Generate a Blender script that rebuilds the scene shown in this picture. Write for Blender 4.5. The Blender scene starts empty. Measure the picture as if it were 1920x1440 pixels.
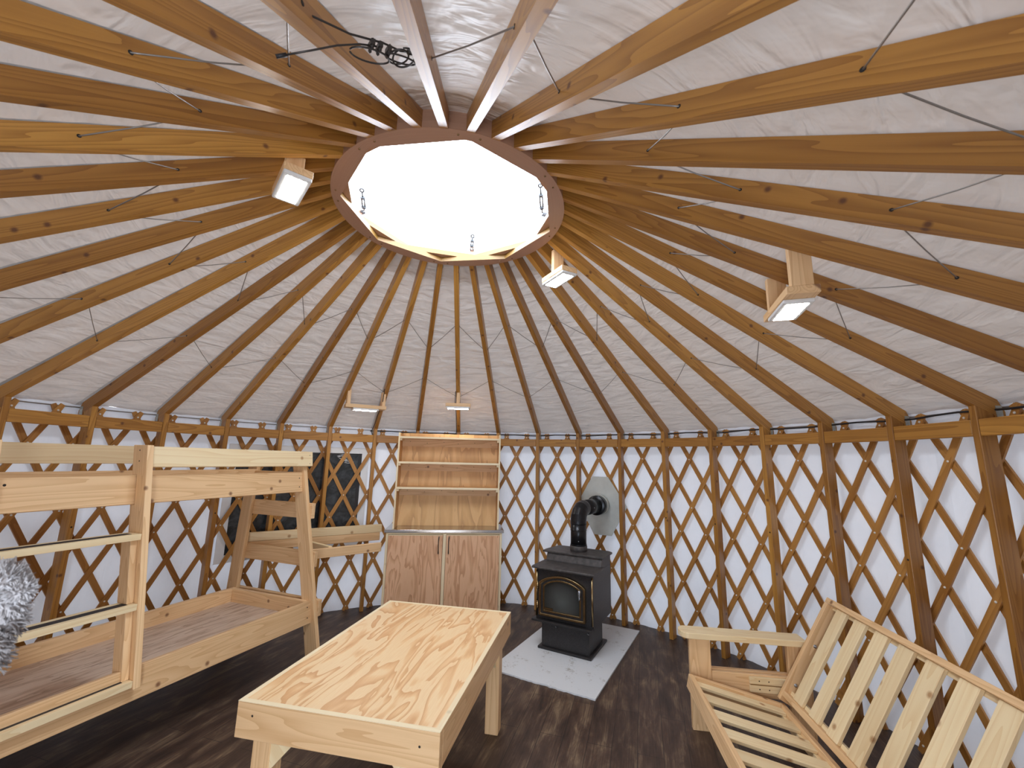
import bpy, math, random
from mathutils import Vector as V, Matrix
random.seed(7)
D = bpy.data
COL = bpy.context.scene.collection
SC = bpy.context.scene

# ------------------------------------------------------------------ camera
cam = D.objects.new('camera', D.cameras.new('camera'))
COL.objects.link(cam)
cam.data.sensor_width = 36.0
cam.data.lens = 784.64 / 1920 * 36
cam.data.clip_start = 0.02
cam.matrix_world = Matrix(((0.998474, -0.0302475, -0.0461833, 0.31036),
                           (-0.0508674, -0.1789513, -0.9825421, -2.58295),
                           (0.0214549, 0.9833929, -0.1802170, 1.76970),
                           (0, 0, 0, 1)))
cam.data.dof.use_dof = True
cam.data.dof.focus_distance = 3.4
cam.data.dof.aperture_fstop = 5.0
SC.camera = cam
SC.view_settings.view_transform = 'Standard'
SC.view_settings.look = 'None'
SC.view_settings.gamma = 1
SC.view_settings.use_curve_mapping = False
SC.view_settings.exposure = 0.9

# ------------------------------------------------------------------ sky
W = D.worlds.new('world'); SC.world = W; W.use_nodes = True
wn = W.node_tree.nodes; wl = W.node_tree.links; wn.clear()
wo = wn.new('ShaderNodeOutputWorld'); wb = wn.new('ShaderNodeBackground')
wt = wn.new('ShaderNodeTexCoord'); wz = wn.new('ShaderNodeTexNoise'); wr = wn.new('ShaderNodeValToRGB')
wz.inputs['Scale'].default_value = 2.2
wr.color_ramp.elements[0].position = 0.33; wr.color_ramp.elements[0].color = (0.60, 0.74, 0.92, 1)
wr.color_ramp.elements[1].position = 0.48; wr.color_ramp.elements[1].color = (0.90, 0.98, 1.10, 1)
wl.new(wt.outputs['Generated'], wz.inputs['Vector']); wl.new(wz.outputs['Fac'], wr.inputs[0])
wl.new(wr.outputs[0], wb.inputs[0]); wl.new(wb.outputs[0], wo.inputs[0])
wb.inputs[1].default_value = 7.5
portal = D.lights.new('skylight_portal', 'AREA'); portal.shape = 'SQUARE'; portal.size = 1.5
portal.cycles.is_portal = True
po = D.objects.new('skylight_portal', portal); po.location = (0, 0, 3.50); COL.objects.link(po)
dp = D.lights.new('doorway_portal', 'AREA'); dp.shape = 'RECTANGLE'; dp.size = .75; dp.size_y = 2.0; dp.cycles.is_portal = True
dpo = D.objects.new('doorway_portal', dp); dpo.location = (0, -3.25, 1.0); dpo.rotation_euler = (math.radians(90), 0, 0); COL.objects.link(dpo)
LAMP = 22.0          # strength of every LED panel

# ------------------------------------------------------------------ geometry constants
R0 = 3.0
PH = math.radians(92.303)
STEP = math.radians(10)
def ang(i): return PH - (i - 8) * STEP
def pol(R, i, z=0.0):
    a = ang(i); return V((R * math.cos(a), R * math.sin(a), z))
def raf(R): return 3.387 - (R - 0.749) * 0.56          # underside of a rafter

# ------------------------------------------------------------------ materials
def mat(name):
    m = D.materials.new(name); m.use_nodes = True
    nt = m.node_tree; b = nt.nodes['Principled BSDF']
    return m, nt.nodes, nt.links, b
def plain(name, c, rough=0.5, metal=0.0, bump=0.0, bscale=60, var=0.0, coat=0.0):
    m, n, l, b = mat(name)
    b.inputs['Base Color'].default_value = (*c, 1); b.inputs['Roughness'].default_value = rough
    b.inputs['Metallic'].default_value = metal; b.inputs['Coat Weight'].default_value = coat
    t = n.new('ShaderNodeTexCoord'); z = n.new('ShaderNodeTexNoise'); z.inputs['Scale'].default_value = bscale
    z.inputs['Detail'].default_value = 4
    l.new(t.outputs['Object'], z.inputs['Vector'])
    if bump:
        bp = n.new('ShaderNodeBump'); bp.inputs['Strength'].default_value = bump; bp.inputs['Distance'].default_value = 0.004
        l.new(z.outputs['Fac'], bp.inputs['Height']); l.new(bp.outputs[0], b.inputs['Normal'])
    if var:
        r = n.new('ShaderNodeValToRGB')
        r.color_ramp.elements[0].position = .3; r.color_ramp.elements[1].position = .7
        r.color_ramp.elements[0].color = (*[x * (1 - var) for x in c], 1)
        r.color_ramp.elements[1].color = (*[min(1, x * (1 + var)) for x in c], 1)
        l.new(z.outputs['Fac'], r.inputs[0]); l.new(r.outputs[0], b.inputs['Base Color'])
    return m
def math_n(n, l, op, a, b=None, c=None):
    x = n.new('ShaderNodeMath'); x.operation = op
    for i, s in enumerate((a, b, c)):
        if s is None: continue
        if isinstance(s, (int, float)): x.inputs[i].default_value = s
        else: l.new(s, x.inputs[i])
    return x.outputs[0]
def mix_n(n, l, fac, a, b, mode='MIX'):
    x = n.new('ShaderNodeMix'); x.data_type = 'RGBA'; x.blend_type = mode
    for s, k in ((fac, 0), (a, 6), (b, 7)):
        if isinstance(s, (int, float)): x.inputs[k].default_value = s
        elif isinstance(s, tuple): x.inputs[k].default_value = (*s, 1)
        else: l.new(s, x.inputs[k])
    return x.outputs[2]
def wood(name, light, dark, knot=(0.12, 0.04, 0.015), rings=26.0, contrast=0.8, rough=0.45, knots=1.0, tone=0.22, coat=0.0, kscale=3.2, ksize=0.055, stretch=0.45, cross=8.0):
    """sawn softwood: ring figure stretched along the board (attribute 'grain'), knots and a tint per board (attribute 'tone')"""
    m, n, l, b = mat(name)
    at = n.new('ShaderNodeAttribute'); at.attribute_name = 'grain'
    tn = n.new('ShaderNodeAttribute'); tn.attribute_name = 'tone'
    sx = n.new('ShaderNodeSeparateXYZ'); l.new(at.outputs['Vector'], sx.inputs[0])
    cb = n.new('ShaderNodeCombineXYZ')
    l.new(math_n(n, l, 'MULTIPLY', sx.outputs[0], stretch), cb.inputs[0])
    l.new(math_n(n, l, 'MULTIPLY', sx.outputs[1], cross), cb.inputs[1])
    l.new(math_n(n, l, 'MULTIPLY', sx.outputs[2], cross), cb.inputs[2])
    z1 = n.new('ShaderNodeTexNoise'); z1.inputs['Scale'].default_value = 1.0; z1.inputs['Detail'].default_value = 1.5
    l.new(cb.outputs[0], z1.inputs['Vector'])
    ring = math_n(n, l, 'FRACT', math_n(n, l, 'MULTIPLY', z1.outputs['Fac'], rings))
    ring = math_n(n, l, 'POWER', ring, 1.8)
    # fine fibre
    cf = n.new('ShaderNodeCombineXYZ')
    l.new(math_n(n, l, 'MULTIPLY', sx.outputs[0], 6), cf.inputs[0])
    l.new(math_n(n, l, 'MULTIPLY', sx.outputs[1], 240), cf.inputs[1])
    l.new(math_n(n, l, 'MULTIPLY', sx.outputs[2], 240), cf.inputs[2])
    z2 = n.new('ShaderNodeTexNoise'); z2.inputs['Scale'].default_value = 1.0; z2.inputs['Detail'].default_value = 2
    l.new(cf.outputs[0], z2.inputs['Vector'])
    fac = math_n(n, l, 'ADD', math_n(n, l, 'MULTIPLY', ring, contrast), math_n(n, l, 'MULTIPLY', math_n(n, l, 'SUBTRACT', z2.outputs['Fac'], 0.5), 0.35))
    fac = math_n(n, l, 'MINIMUM', math_n(n, l, 'MAXIMUM', fac, 0.0), 1.0)
    col = mix_n(n, l, fac, light, dark)
    # knots
    kv = n.new('ShaderNodeCombineXYZ')
    l.new(sx.outputs[0], kv.inputs[0]); l.new(math_n(n, l, 'ADD', sx.outputs[1], sx.outputs[2]), kv.inputs[1])
    vo = n.new('ShaderNodeTexVoronoi'); vo.voronoi_dimensions = '2D'; vo.inputs['Scale'].default_value = kscale
    l.new(kv.outputs[0], vo.inputs['Vector'])
    mr = n.new('ShaderNodeMapRange'); mr.inputs[1].default_value = ksize; mr.inputs[2].default_value = ksize * .35
    mr.inputs[3].default_value = 0; mr.inputs[4].default_value = 1
    l.new(vo.outputs['Distance'], mr.inputs[0])
    k = math_n(n, l, 'MULTIPLY', mr.outputs[0], 0.9 * knots)
    col = mix_n(n, l, k, col, knot)
    # tint per board
    f = math_n(n, l, 'ADD', math_n(n, l, 'MULTIPLY', math_n(n, l, 'SUBTRACT', tn.outputs['Fac'], 0.5), 2 * tone), 1.0)
    cc = n.new('ShaderNodeCombineXYZ')
    l.new(f, cc.inputs[0]); l.new(math_n(n, l, 'POWER', f, 1.25), cc.inputs[1]); l.new(math_n(n, l, 'POWER', f, 1.5), cc.inputs[2])
    vm = n.new('ShaderNodeVectorMath'); vm.operation = 'MULTIPLY'
    l.new(col, vm.inputs[0]); l.new(cc.outputs[0], vm.inputs[1])
    l.new(vm.outputs[0], b.inputs['Base Color'])
    b.inputs['Roughness'].default_value = rough; b.inputs['Coat Weight'].default_value = coat; b.inputs['Coat Roughness'].default_value = 0.25
    bp = n.new('ShaderNodeBump'); bp.inputs['Strength'].default_value = 0.25; bp.inputs['Distance'].default_value = 0.001
    l.new(fac, bp.inputs['Height']); l.new(bp.outputs[0], b.inputs['Normal'])
    return m
def plywood(name, light, mid, dark, sx_=1.0, sy_=5.0, bands=9.0, rough=0.5, coat=0.0, sharp=0.10):
    """rotary-cut veneer: wandering contour bands along the sheet"""
    m, n, l, b = mat(name)
    at = n.new('ShaderNodeAttribute'); at.attribute_name = 'grain'
    sx = n.new('ShaderNodeSeparateXYZ'); l.new(at.outputs['Vector'], sx.inputs[0])
    cb = n.new('ShaderNodeCombineXYZ')
    l.new(math_n(n, l, 'MULTIPLY', sx.outputs[0], sx_), cb.inputs[0])
    l.new(math_n(n, l, 'MULTIPLY', sx.outputs[1], sy_), cb.inputs[1])
    l.new(math_n(n, l, 'MULTIPLY', sx.outputs[2], sy_), cb.inputs[2])
    z1 = n.new('ShaderNodeTexNoise'); z1.inputs['Scale'].default_value = 1.0; z1.inputs['Detail'].default_value = 3.0; z1.inputs['Roughness'].default_value = 0.45
    z1.inputs['Distortion'].default_value = 0.6
    l.new(cb.outputs[0], z1.inputs['Vector'])
    fr = math_n(n, l, 'FRACT', math_n(n, l, 'MULTIPLY', z1.outputs['Fac'], bands))
    r = n.new('ShaderNodeValToRGB'); e = r.color_ramp.elements
    e[0].position = 0.0; e[0].color = (*light, 1)
    e[1].position = 1.0; e[1].color = (*light, 1)
    for p, c in ((0.45, light), (0.60, mid), (1.0 - sharp, dark), (1.0 - sharp * .3, dark)):
        q = r.color_ramp.elements.new(p); q.color = (*c, 1)
    l.new(fr, r.inputs[0])
    z3 = n.new('ShaderNodeTexNoise'); z3.inputs['Scale'].default_value = 0.8; z3.inputs['Detail'].default_value = 2
    l.new(cb.outputs[0], z3.inputs['Vector'])
    col = mix_n(n, l, math_n(n, l, 'MULTIPLY', z3.outputs['Fac'], 0.55), r.outputs[0], mid)
    cf = n.new('ShaderNodeCombineXYZ')
    l.new(math_n(n, l, 'MULTIPLY', sx.outputs[0], 12), cf.inputs[0]); l.new(math_n(n, l, 'MULTIPLY', sx.outputs[1], 260), cf.inputs[1]); l.new(math_n(n, l, 'MULTIPLY', sx.outputs[2], 260), cf.inputs[2])
    z2 = n.new('ShaderNodeTexNoise'); z2.inputs['Scale'].default_value = 1.0; l.new(cf.outputs[0], z2.inputs['Vector'])
    col = mix_n(n, l, 0.16, col, z2.outputs['Fac'], 'OVERLAY')
    l.new(col, b.inputs['Base Color']); b.inputs['Roughness'].default_value = rough
    b.inputs['Coat Weight'].default_value = coat; b.inputs['Coat Roughness'].default_value = 0.3
    return m

M = {}
M['stain'] = wood('stained_fir', (0.47, 0.222, 0.042), (0.28, 0.112, 0.018), rings=20, rough=0.42, tone=0.24, coat=0.15)
M['slat'] = wood('stained_slat', (0.48, 0.228, 0.056), (0.35, 0.148, 0.030), rings=14, rough=0.45, tone=0.16, knots=0.3)
M['fir'] = wood('fresh_fir', (0.82, 0.545, 0.290), (0.64, 0.37, 0.165), knot=(0.22, 0.09, 0.04), rings=16, contrast=0.75, rough=0.5, tone=0.13, kscale=2.6, ksize=0.05)
M['pine'] = wood('pale_pine', (0.86, 0.69, 0.42), (0.76, 0.54, 0.28), knot=(0.42, 0.22, 0.09), rings=12, contrast=0.7, rough=0.5, tone=0.07, kscale=2.8, ksize=0.06)
M['trim'] = wood('pale_trim', (0.84, 0.70, 0.46), (0.75, 0.56, 0.33), rings=8, contrast=0.5, tone=0.05, knots=0.2)
M['ply_top'] = plywood('table_plywood', (0.83, 0.60, 0.34), (0.76, 0.47, 0.23), (0.60, 0.31, 0.13), 1.3, 6.0, 8.5, 0.42, 0.15)
M['ply_door'] = plywood('door_plywood', (0.80, 0.49, 0.29), (0.73, 0.42, 0.235), (0.54, 0.265, 0.13), 1.2, 8.0, 8.0, 0.5)
M['ply_back'] = plywood('hutch_plywood', (0.80, 0.50, 0.22), (0.72, 0.42, 0.17), (0.56, 0.30, 0.12), 0.8, 4.5, 6.0, 0.5, sharp=0.06)
M['ply_deck'] = plywood('deck_plywood', (0.72, 0.56, 0.43), (0.66, 0.48, 0.35), (0.42, 0.28, 0.19), 2.0, 14.0, 5.0, 0.6, sharp=0.06)
M['steel'] = plain('stainless_steel', (0.50, 0.49, 0.48), 0.16, 1.0, 0.02, 30)
M['chrome'] = plain('chrome', (0.42, 0.44, 0.47), 0.3, 1.0)
M['galv'] = plain('dull_zinc', (0.050, 0.056, 0.062), 0.55)
M['zinc'] = plain('galvanised_plate', (0.50, 0.51, 0.46), 0.42, 0.8, 0.1, 40, 0.2)
M['iron'] = plain('stove_iron', (0.030, 0.027, 0.027), 0.42, 0.3, 0.15, 90, 0.3)
M['irontop'] = plain('stove_top_iron', (0.075, 0.066, 0.062), 0.50, 0.3, 0.2, 25, 0.35)
M['pipe'] = plain('black_pipe', (0.012, 0.012, 0.014), 0.28, 0.3, 0.03, 50)
M['brass'] = plain('brass', (0.40, 0.29, 0.15), 0.25, 1.0, 0.05, 20, 0.15)
M['black'] = plain('black_rubber', (0.015, 0.014, 0.016), 0.55)
M['hole'] = plain('bolt_hole', (0.02, 0.014, 0.010), 0.8)
M['white'] = plain('white_plastic', (0.80, 0.81, 0.80), 0.4)
M['rivet'] = plain('rivet_white', (0.85, 0.82, 0.75), 0.3)
M['wire'] = plain('steel_cable', (0.30, 0.28, 0.26), 0.4, 0.7)
M['wire_dark'] = plain('dark_cable', (0.05, 0.045, 0.042), 0.4, 0.5)
M['silver'] = plain('silver_paint', (0.62, 0.64, 0.60), 0.45, 0.25, 0.05, 12, 0.06)
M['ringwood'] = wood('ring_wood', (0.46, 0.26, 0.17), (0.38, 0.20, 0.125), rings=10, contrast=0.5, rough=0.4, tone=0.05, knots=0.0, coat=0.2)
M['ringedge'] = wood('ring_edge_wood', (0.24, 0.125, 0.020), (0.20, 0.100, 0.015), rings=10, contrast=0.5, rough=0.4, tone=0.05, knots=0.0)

def led():
    m, n, l, b = mat('led_diffuser')
    b.inputs['Base Color'].default_value = (0.9, 0.9, 0.88, 1)
    b.inputs['Emission Color'].default_value = (1.0, 0.985, 0.94, 1); b.inputs['Emission Strength'].default_value = LAMP
    return m
M['led'] = led()

def stove_glass():
    m, n, l, b = mat('sooty_glass')
    t = n.new('ShaderNodeTexCoord'); z = n.new('ShaderNodeTexNoise'); z.inputs['Scale'].default_value = 5; z.inputs['Detail'].default_value = 5
    l.new(t.outputs['Object'], z.inputs['Vector'])
    g = n.new('ShaderNodeTexGradient'); g.gradient_type = 'SPHERICAL'
    mp = n.new('ShaderNodeMapping'); mp.inputs['Scale'].default_value = (5.2, 5.2, 5.2); mp.inputs['Location'].default_value = (0, 0, -0.55)
    l.new(t.outputs['Object'], mp.inputs[0]); l.new(mp.outputs[0], g.inputs[0])
    f = math_n(n, l, 'MULTIPLY', g.outputs['Fac'], math_n(n, l, 'ADD', z.outputs['Fac'], 0.3))
    l.new(mix_n(n, l, f, (0.022, 0.022, 0.020), (0.10, 0.106, 0.098)), b.inputs['Base Color'])
    b.inputs['Roughness'].default_value = 0.25; b.inputs['Coat Weight'].default_value = 0.4; b.inputs['Coat Roughness'].default_value = 0.05
    return m
M['glass'] = stove_glass()

def liner(name, base, vec='roof', thru=0.05):
    """quilted white liner cloth; 'grain' holds (along slope or height, along the circumference)"""
    m, n, l, b = mat(name)
    at = n.new('ShaderNodeAttribute'); at.attribute_name = 'grain'
    mp = n.new('ShaderNodeMapping'); l.new(at.outputs['Vector'], mp.inputs[0])
    mp.inputs['Scale'].default_value = (11, 3.0, 1) if vec == 'roof' else (3, 11, 1)
    z = n.new('ShaderNodeTexNoise'); z.inputs['Scale'].default_value = 1; z.inputs['Detail'].default_value = 2.5; z.inputs['Distortion'].default_value = 1.0
    l.new(mp.outputs[0], z.inputs['Vector'])
    z2 = n.new('ShaderNodeTexNoise'); z2.inputs['Scale'].default_value = 7; z2.inputs['Detail'].default_value = 3
    l.new(at.outputs['Vector'], z2.inputs['Vector'])
    zr = n.new('ShaderNodeTexNoise'); zr.noise_type = 'RIDGED_MULTIFRACTAL'; zr.inputs['Scale'].default_value = 1; zr.inputs['Detail'].default_value = 2; zr.inputs['Distortion'].default_value = 0.8
    mp2 = n.new('ShaderNodeMapping'); l.new(at.outputs['Vector'], mp2.inputs[0])
    mp2.inputs['Scale'].default_value = (6, 2.6, 1) if vec == 'roof' else (1.2, 7, 1)
    l.new(mp2.outputs[0], zr.inputs['Vector'])
    h = math_n(n, l, 'ADD', math_n(n, l, 'MULTIPLY', z.outputs['Fac'], 0.7), math_n(n, l, 'MULTIPLY', zr.outputs['Fac'], 0.12 if vec == 'roof' else 0.03))
    h = math_n(n, l, 'ADD', h, math_n(n, l, 'MULTIPLY', z2.outputs['Fac'], 0.35))
    bp = n.new('ShaderNodeBump'); bp.inputs['Strength'].default_value = 1.0 if vec == 'roof' else 0.35; bp.inputs['Distance'].default_value = 0.048 if vec == 'roof' else 0.022
    l.new(h, bp.inputs['Height']); l.new(bp.outputs[0], b.inputs['Normal'])
    l.new(mix_n(n, l, z2.outputs['Fac'], tuple(x * .94 for x in base), tuple(min(1, x * 1.05) for x in base)), b.inputs['Base Color'])
    b.inputs['Roughness'].default_value = 0.42 if vec == 'roof' else 0.6
    # translucency added as ambient fill, so the insulated cloth glows with daylight
    tl = n.new('ShaderNodeBsdfTranslucent'); tl.inputs[0].default_value = (0.93, 0.95, 1.0, 1) if vec != 'roof' else (1.0, 0.94, 0.88, 1)
    mx = n.new('ShaderNodeMixShader'); mx.inputs[0].default_value = thru
    l.new(b.outputs[0], mx.inputs[1]); l.new(tl.outputs[0], mx.inputs[2]); l.new(mx.outputs[0], n['Material Output'].inputs[0])
    return m
M['roof'] = liner('roof_liner', (0.80, 0.735, 0.68), 'roof', 0.010)
M['wall'] = liner('wall_cloth', (0.79, 0.81, 0.85), 'wall', 0.018)
M['flap'] = plain('white_flap', (0.84, 0.86, 0.88), 0.6, 0, 0.1, 20)

def window_vinyl():
    m, n, l, b = mat('dark_window_vinyl')
    t = n.new('ShaderNodeTexCoord'); z = n.new('ShaderNodeTexNoise'); z.inputs['Scale'].default_value = 9; z.inputs['Detail'].default_value = 8; z.inputs['Roughness'].default_value = .65; z.inputs['Distortion'].default_value = .6
    l.new(t.outputs['Object'], z.inputs['Vector'])
    r = n.new('ShaderNodeValToRGB'); r.color_ramp.elements[0].position = .42; r.color_ramp.elements[1].position = .85
    r.color_ramp.elements[0].color = (0.020, 0.024, 0.026, 1); r.color_ramp.elements[1].color = (0.10, 0.115, 0.13, 1)
    l.new(z.outputs['Fac'], r.inputs[0]); l.new(r.outputs[0], b.inputs['Base Color'])
    b.inputs['Roughness'].default_value = 0.22
    bp = n.new('ShaderNodeBump'); bp.inputs['Strength'].default_value = 0.4; bp.inputs['Distance'].default_value = 0.01
    l.new(z.outputs['Fac'], bp.inputs['Height']); l.new(bp.outputs[0], b.inputs['Normal'])
    return m
M['vinyl'] = window_vinyl()

def floor_mat():
    m, n, l, b = mat('dark_plank_floor')
    t = n.new('ShaderNodeTexCoord'); mp = n.new('ShaderNodeMapping'); mp.inputs['Rotation'].default_value = (0, 0, math.radians(-70))
    l.new(t.outputs['Object'], mp.inputs[0])
    br = n.new('ShaderNodeTexBrick'); br.offset = 0.37; br.inputs['Scale'].default_value = 1.0
    br.inputs['Brick Width'].default_value = 1.2; br.inputs['Row Height'].default_value = 0.155; br.inputs['Mortar Size'].default_value = 0.0018
    br.inputs['Color1'].default_value = (0.25, 0.25, 0.25, 1); br.inputs['Color2'].default_value = (0.85, 0.85, 0.85, 1); br.inputs['Mortar'].default_value = (0, 0, 0, 1)
    br.inputs['Bias'].default_value = 0.0; br.inputs['Mortar Smooth'].default_value = 0.3
    l.new(mp.outputs[0], br.inputs['Vector'])
    m2 = n.new('ShaderNodeMapping'); m2.inputs['Scale'].default_value = (3.2, 12, 1); l.new(mp.outputs[0], m2.inputs[0])
    z = n.new('ShaderNodeTexNoise'); z.inputs['Scale'].default_value = 1; z.inputs['Detail'].default_value = 6; z.inputs['Roughness'].default_value = .62; z.inputs['Distortion'].default_value = .5
    l.new(m2.outputs[0], z.inputs['Vector'])
    m3 = n.new('ShaderNodeMapping'); m3.inputs['Scale'].default_value = (4, 130, 1); l.new(mp.outputs[0], m3.inputs[0])
    z3 = n.new('ShaderNodeTexNoise'); z3.inputs['Scale'].default_value = 1; z3.inputs['Detail'].default_value = 3; l.new(m3.outputs[0], z3.inputs['Vector'])
    f = math_n(n, l, 'ADD', math_n(n, l, 'MULTIPLY', z.outputs['Fac'], 0.75), math_n(n, l, 'MULTIPLY', z3.outputs['Fac'], 0.25))
    r = n.new('ShaderNodeValToRGB'); e = r.color_ramp.elements
    e[0].position = .34; e[0].color = (0.026, 0.014, 0.009, 1)
    e[1].position = .68; e[1].color = (0.235, 0.165, 0.100, 1)
    q = e.new(.50); q.color = (0.068, 0.038, 0.025, 1); q = e.new(.58); q.color = (0.115, 0.074, 0.046, 1)
    l.new(f, r.inputs[0])
    tint = mix_n(n, l, br.outputs['Color'], (0.72, 0.66, 0.62), (1.2, 1.18, 1.15))
    col = mix_n(n, l, 1.0, r.outputs[0], tint, 'MULTIPLY')
    col = mix_n(n, l, br.outputs['Fac'], col, (0.012, 0.008, 0.006))
    l.new(col, b.inputs['Base Color']); b.inputs['Roughness'].default_value = 0.5
    bp = n.new('ShaderNodeBump'); bp.inputs['Strength'].default_value = 0.2; bp.inputs['Distance'].default_value = 0.002
    l.new(f, bp.inputs['Height']); l.new(bp.outputs[0], b.inputs['Normal'])
    return m
M['floor'] = floor_mat()

def board_mat():
    m, n, l, b = mat('cement_board')
    t = n.new('ShaderNodeTexCoord'); z = n.new('ShaderNodeTexNoise'); z.inputs['Scale'].default_value = 5; z.inputs['Detail'].default_value = 8; z.inputs['Roughness'].default_value = .7
    l.new(t.outputs['Object'], z.inputs['Vector'])
    z2 = n.new('ShaderNodeTexNoise'); z2.inputs['Scale'].default_value = 60; z2.inputs['Detail'].default_value = 2; l.new(t.outputs['Object'], z2.inputs['Vector'])
    f = math_n(n, l, 'ADD', math_n(n, l, 'MULTIPLY', z.outputs['Fac'], .75), math_n(n, l, 'MULTIPLY', z2.outputs['Fac'], .25))
    r = n.new('ShaderNodeValToRGB'); e = r.color_ramp.elements
    e[0].position = .33; e[0].color = (0.36, 0.33, 0.29, 1); e[1].position = .44; e[1].color = (0.66, 0.67, 0.68, 1)
    l.new(f, r.inputs[0]); l.new(r.outputs[0], b.inputs['Base Color']); b.inputs['Roughness'].default_value = 0.8
    bp = n.new('ShaderNodeBump'); bp.inputs['Strength'].default_value = 0.3; bp.inputs['Distance'].default_value = 0.003
    l.new(f, bp.inputs['Height']); l.new(bp.outputs[0], b.inputs['Normal'])
    return m
M['board'] = board_mat()

def dome_mat():
    m = D.materials.new('clear_acrylic'); m.use_nodes = True; n = m.node_tree.nodes; l = m.node_tree.links; n.clear()
    o = n.new('ShaderNodeOutputMaterial'); tr = n.new('ShaderNodeBsdfTransparent'); gl = n.new('ShaderNodeBsdfGlossy'); mx = n.new('ShaderNodeMixShader')
    tr.inputs[0].default_value = (0.96, 0.98, 1, 1); gl.inputs['Roughness'].default_value = 0.05; mx.inputs[0].default_value = 0.05
    l.new(tr.outputs[0], mx.inputs[1]); l.new(gl.outputs[0], mx.inputs[2]); l.new(mx.outputs[0], o.inputs[0])
    return m
M['dome'] = dome_mat()
def fur_mat():
    m, n, l, b = mat('pale_fur')
    tn = n.new('ShaderNodeAttribute'); tn.attribute_name = 'tone'
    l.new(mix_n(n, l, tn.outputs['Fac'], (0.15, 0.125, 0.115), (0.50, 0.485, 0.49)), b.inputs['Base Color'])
    b.inputs['Roughness'].default_value = 0.7
    return m
M['fur'] = fur_mat()

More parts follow.
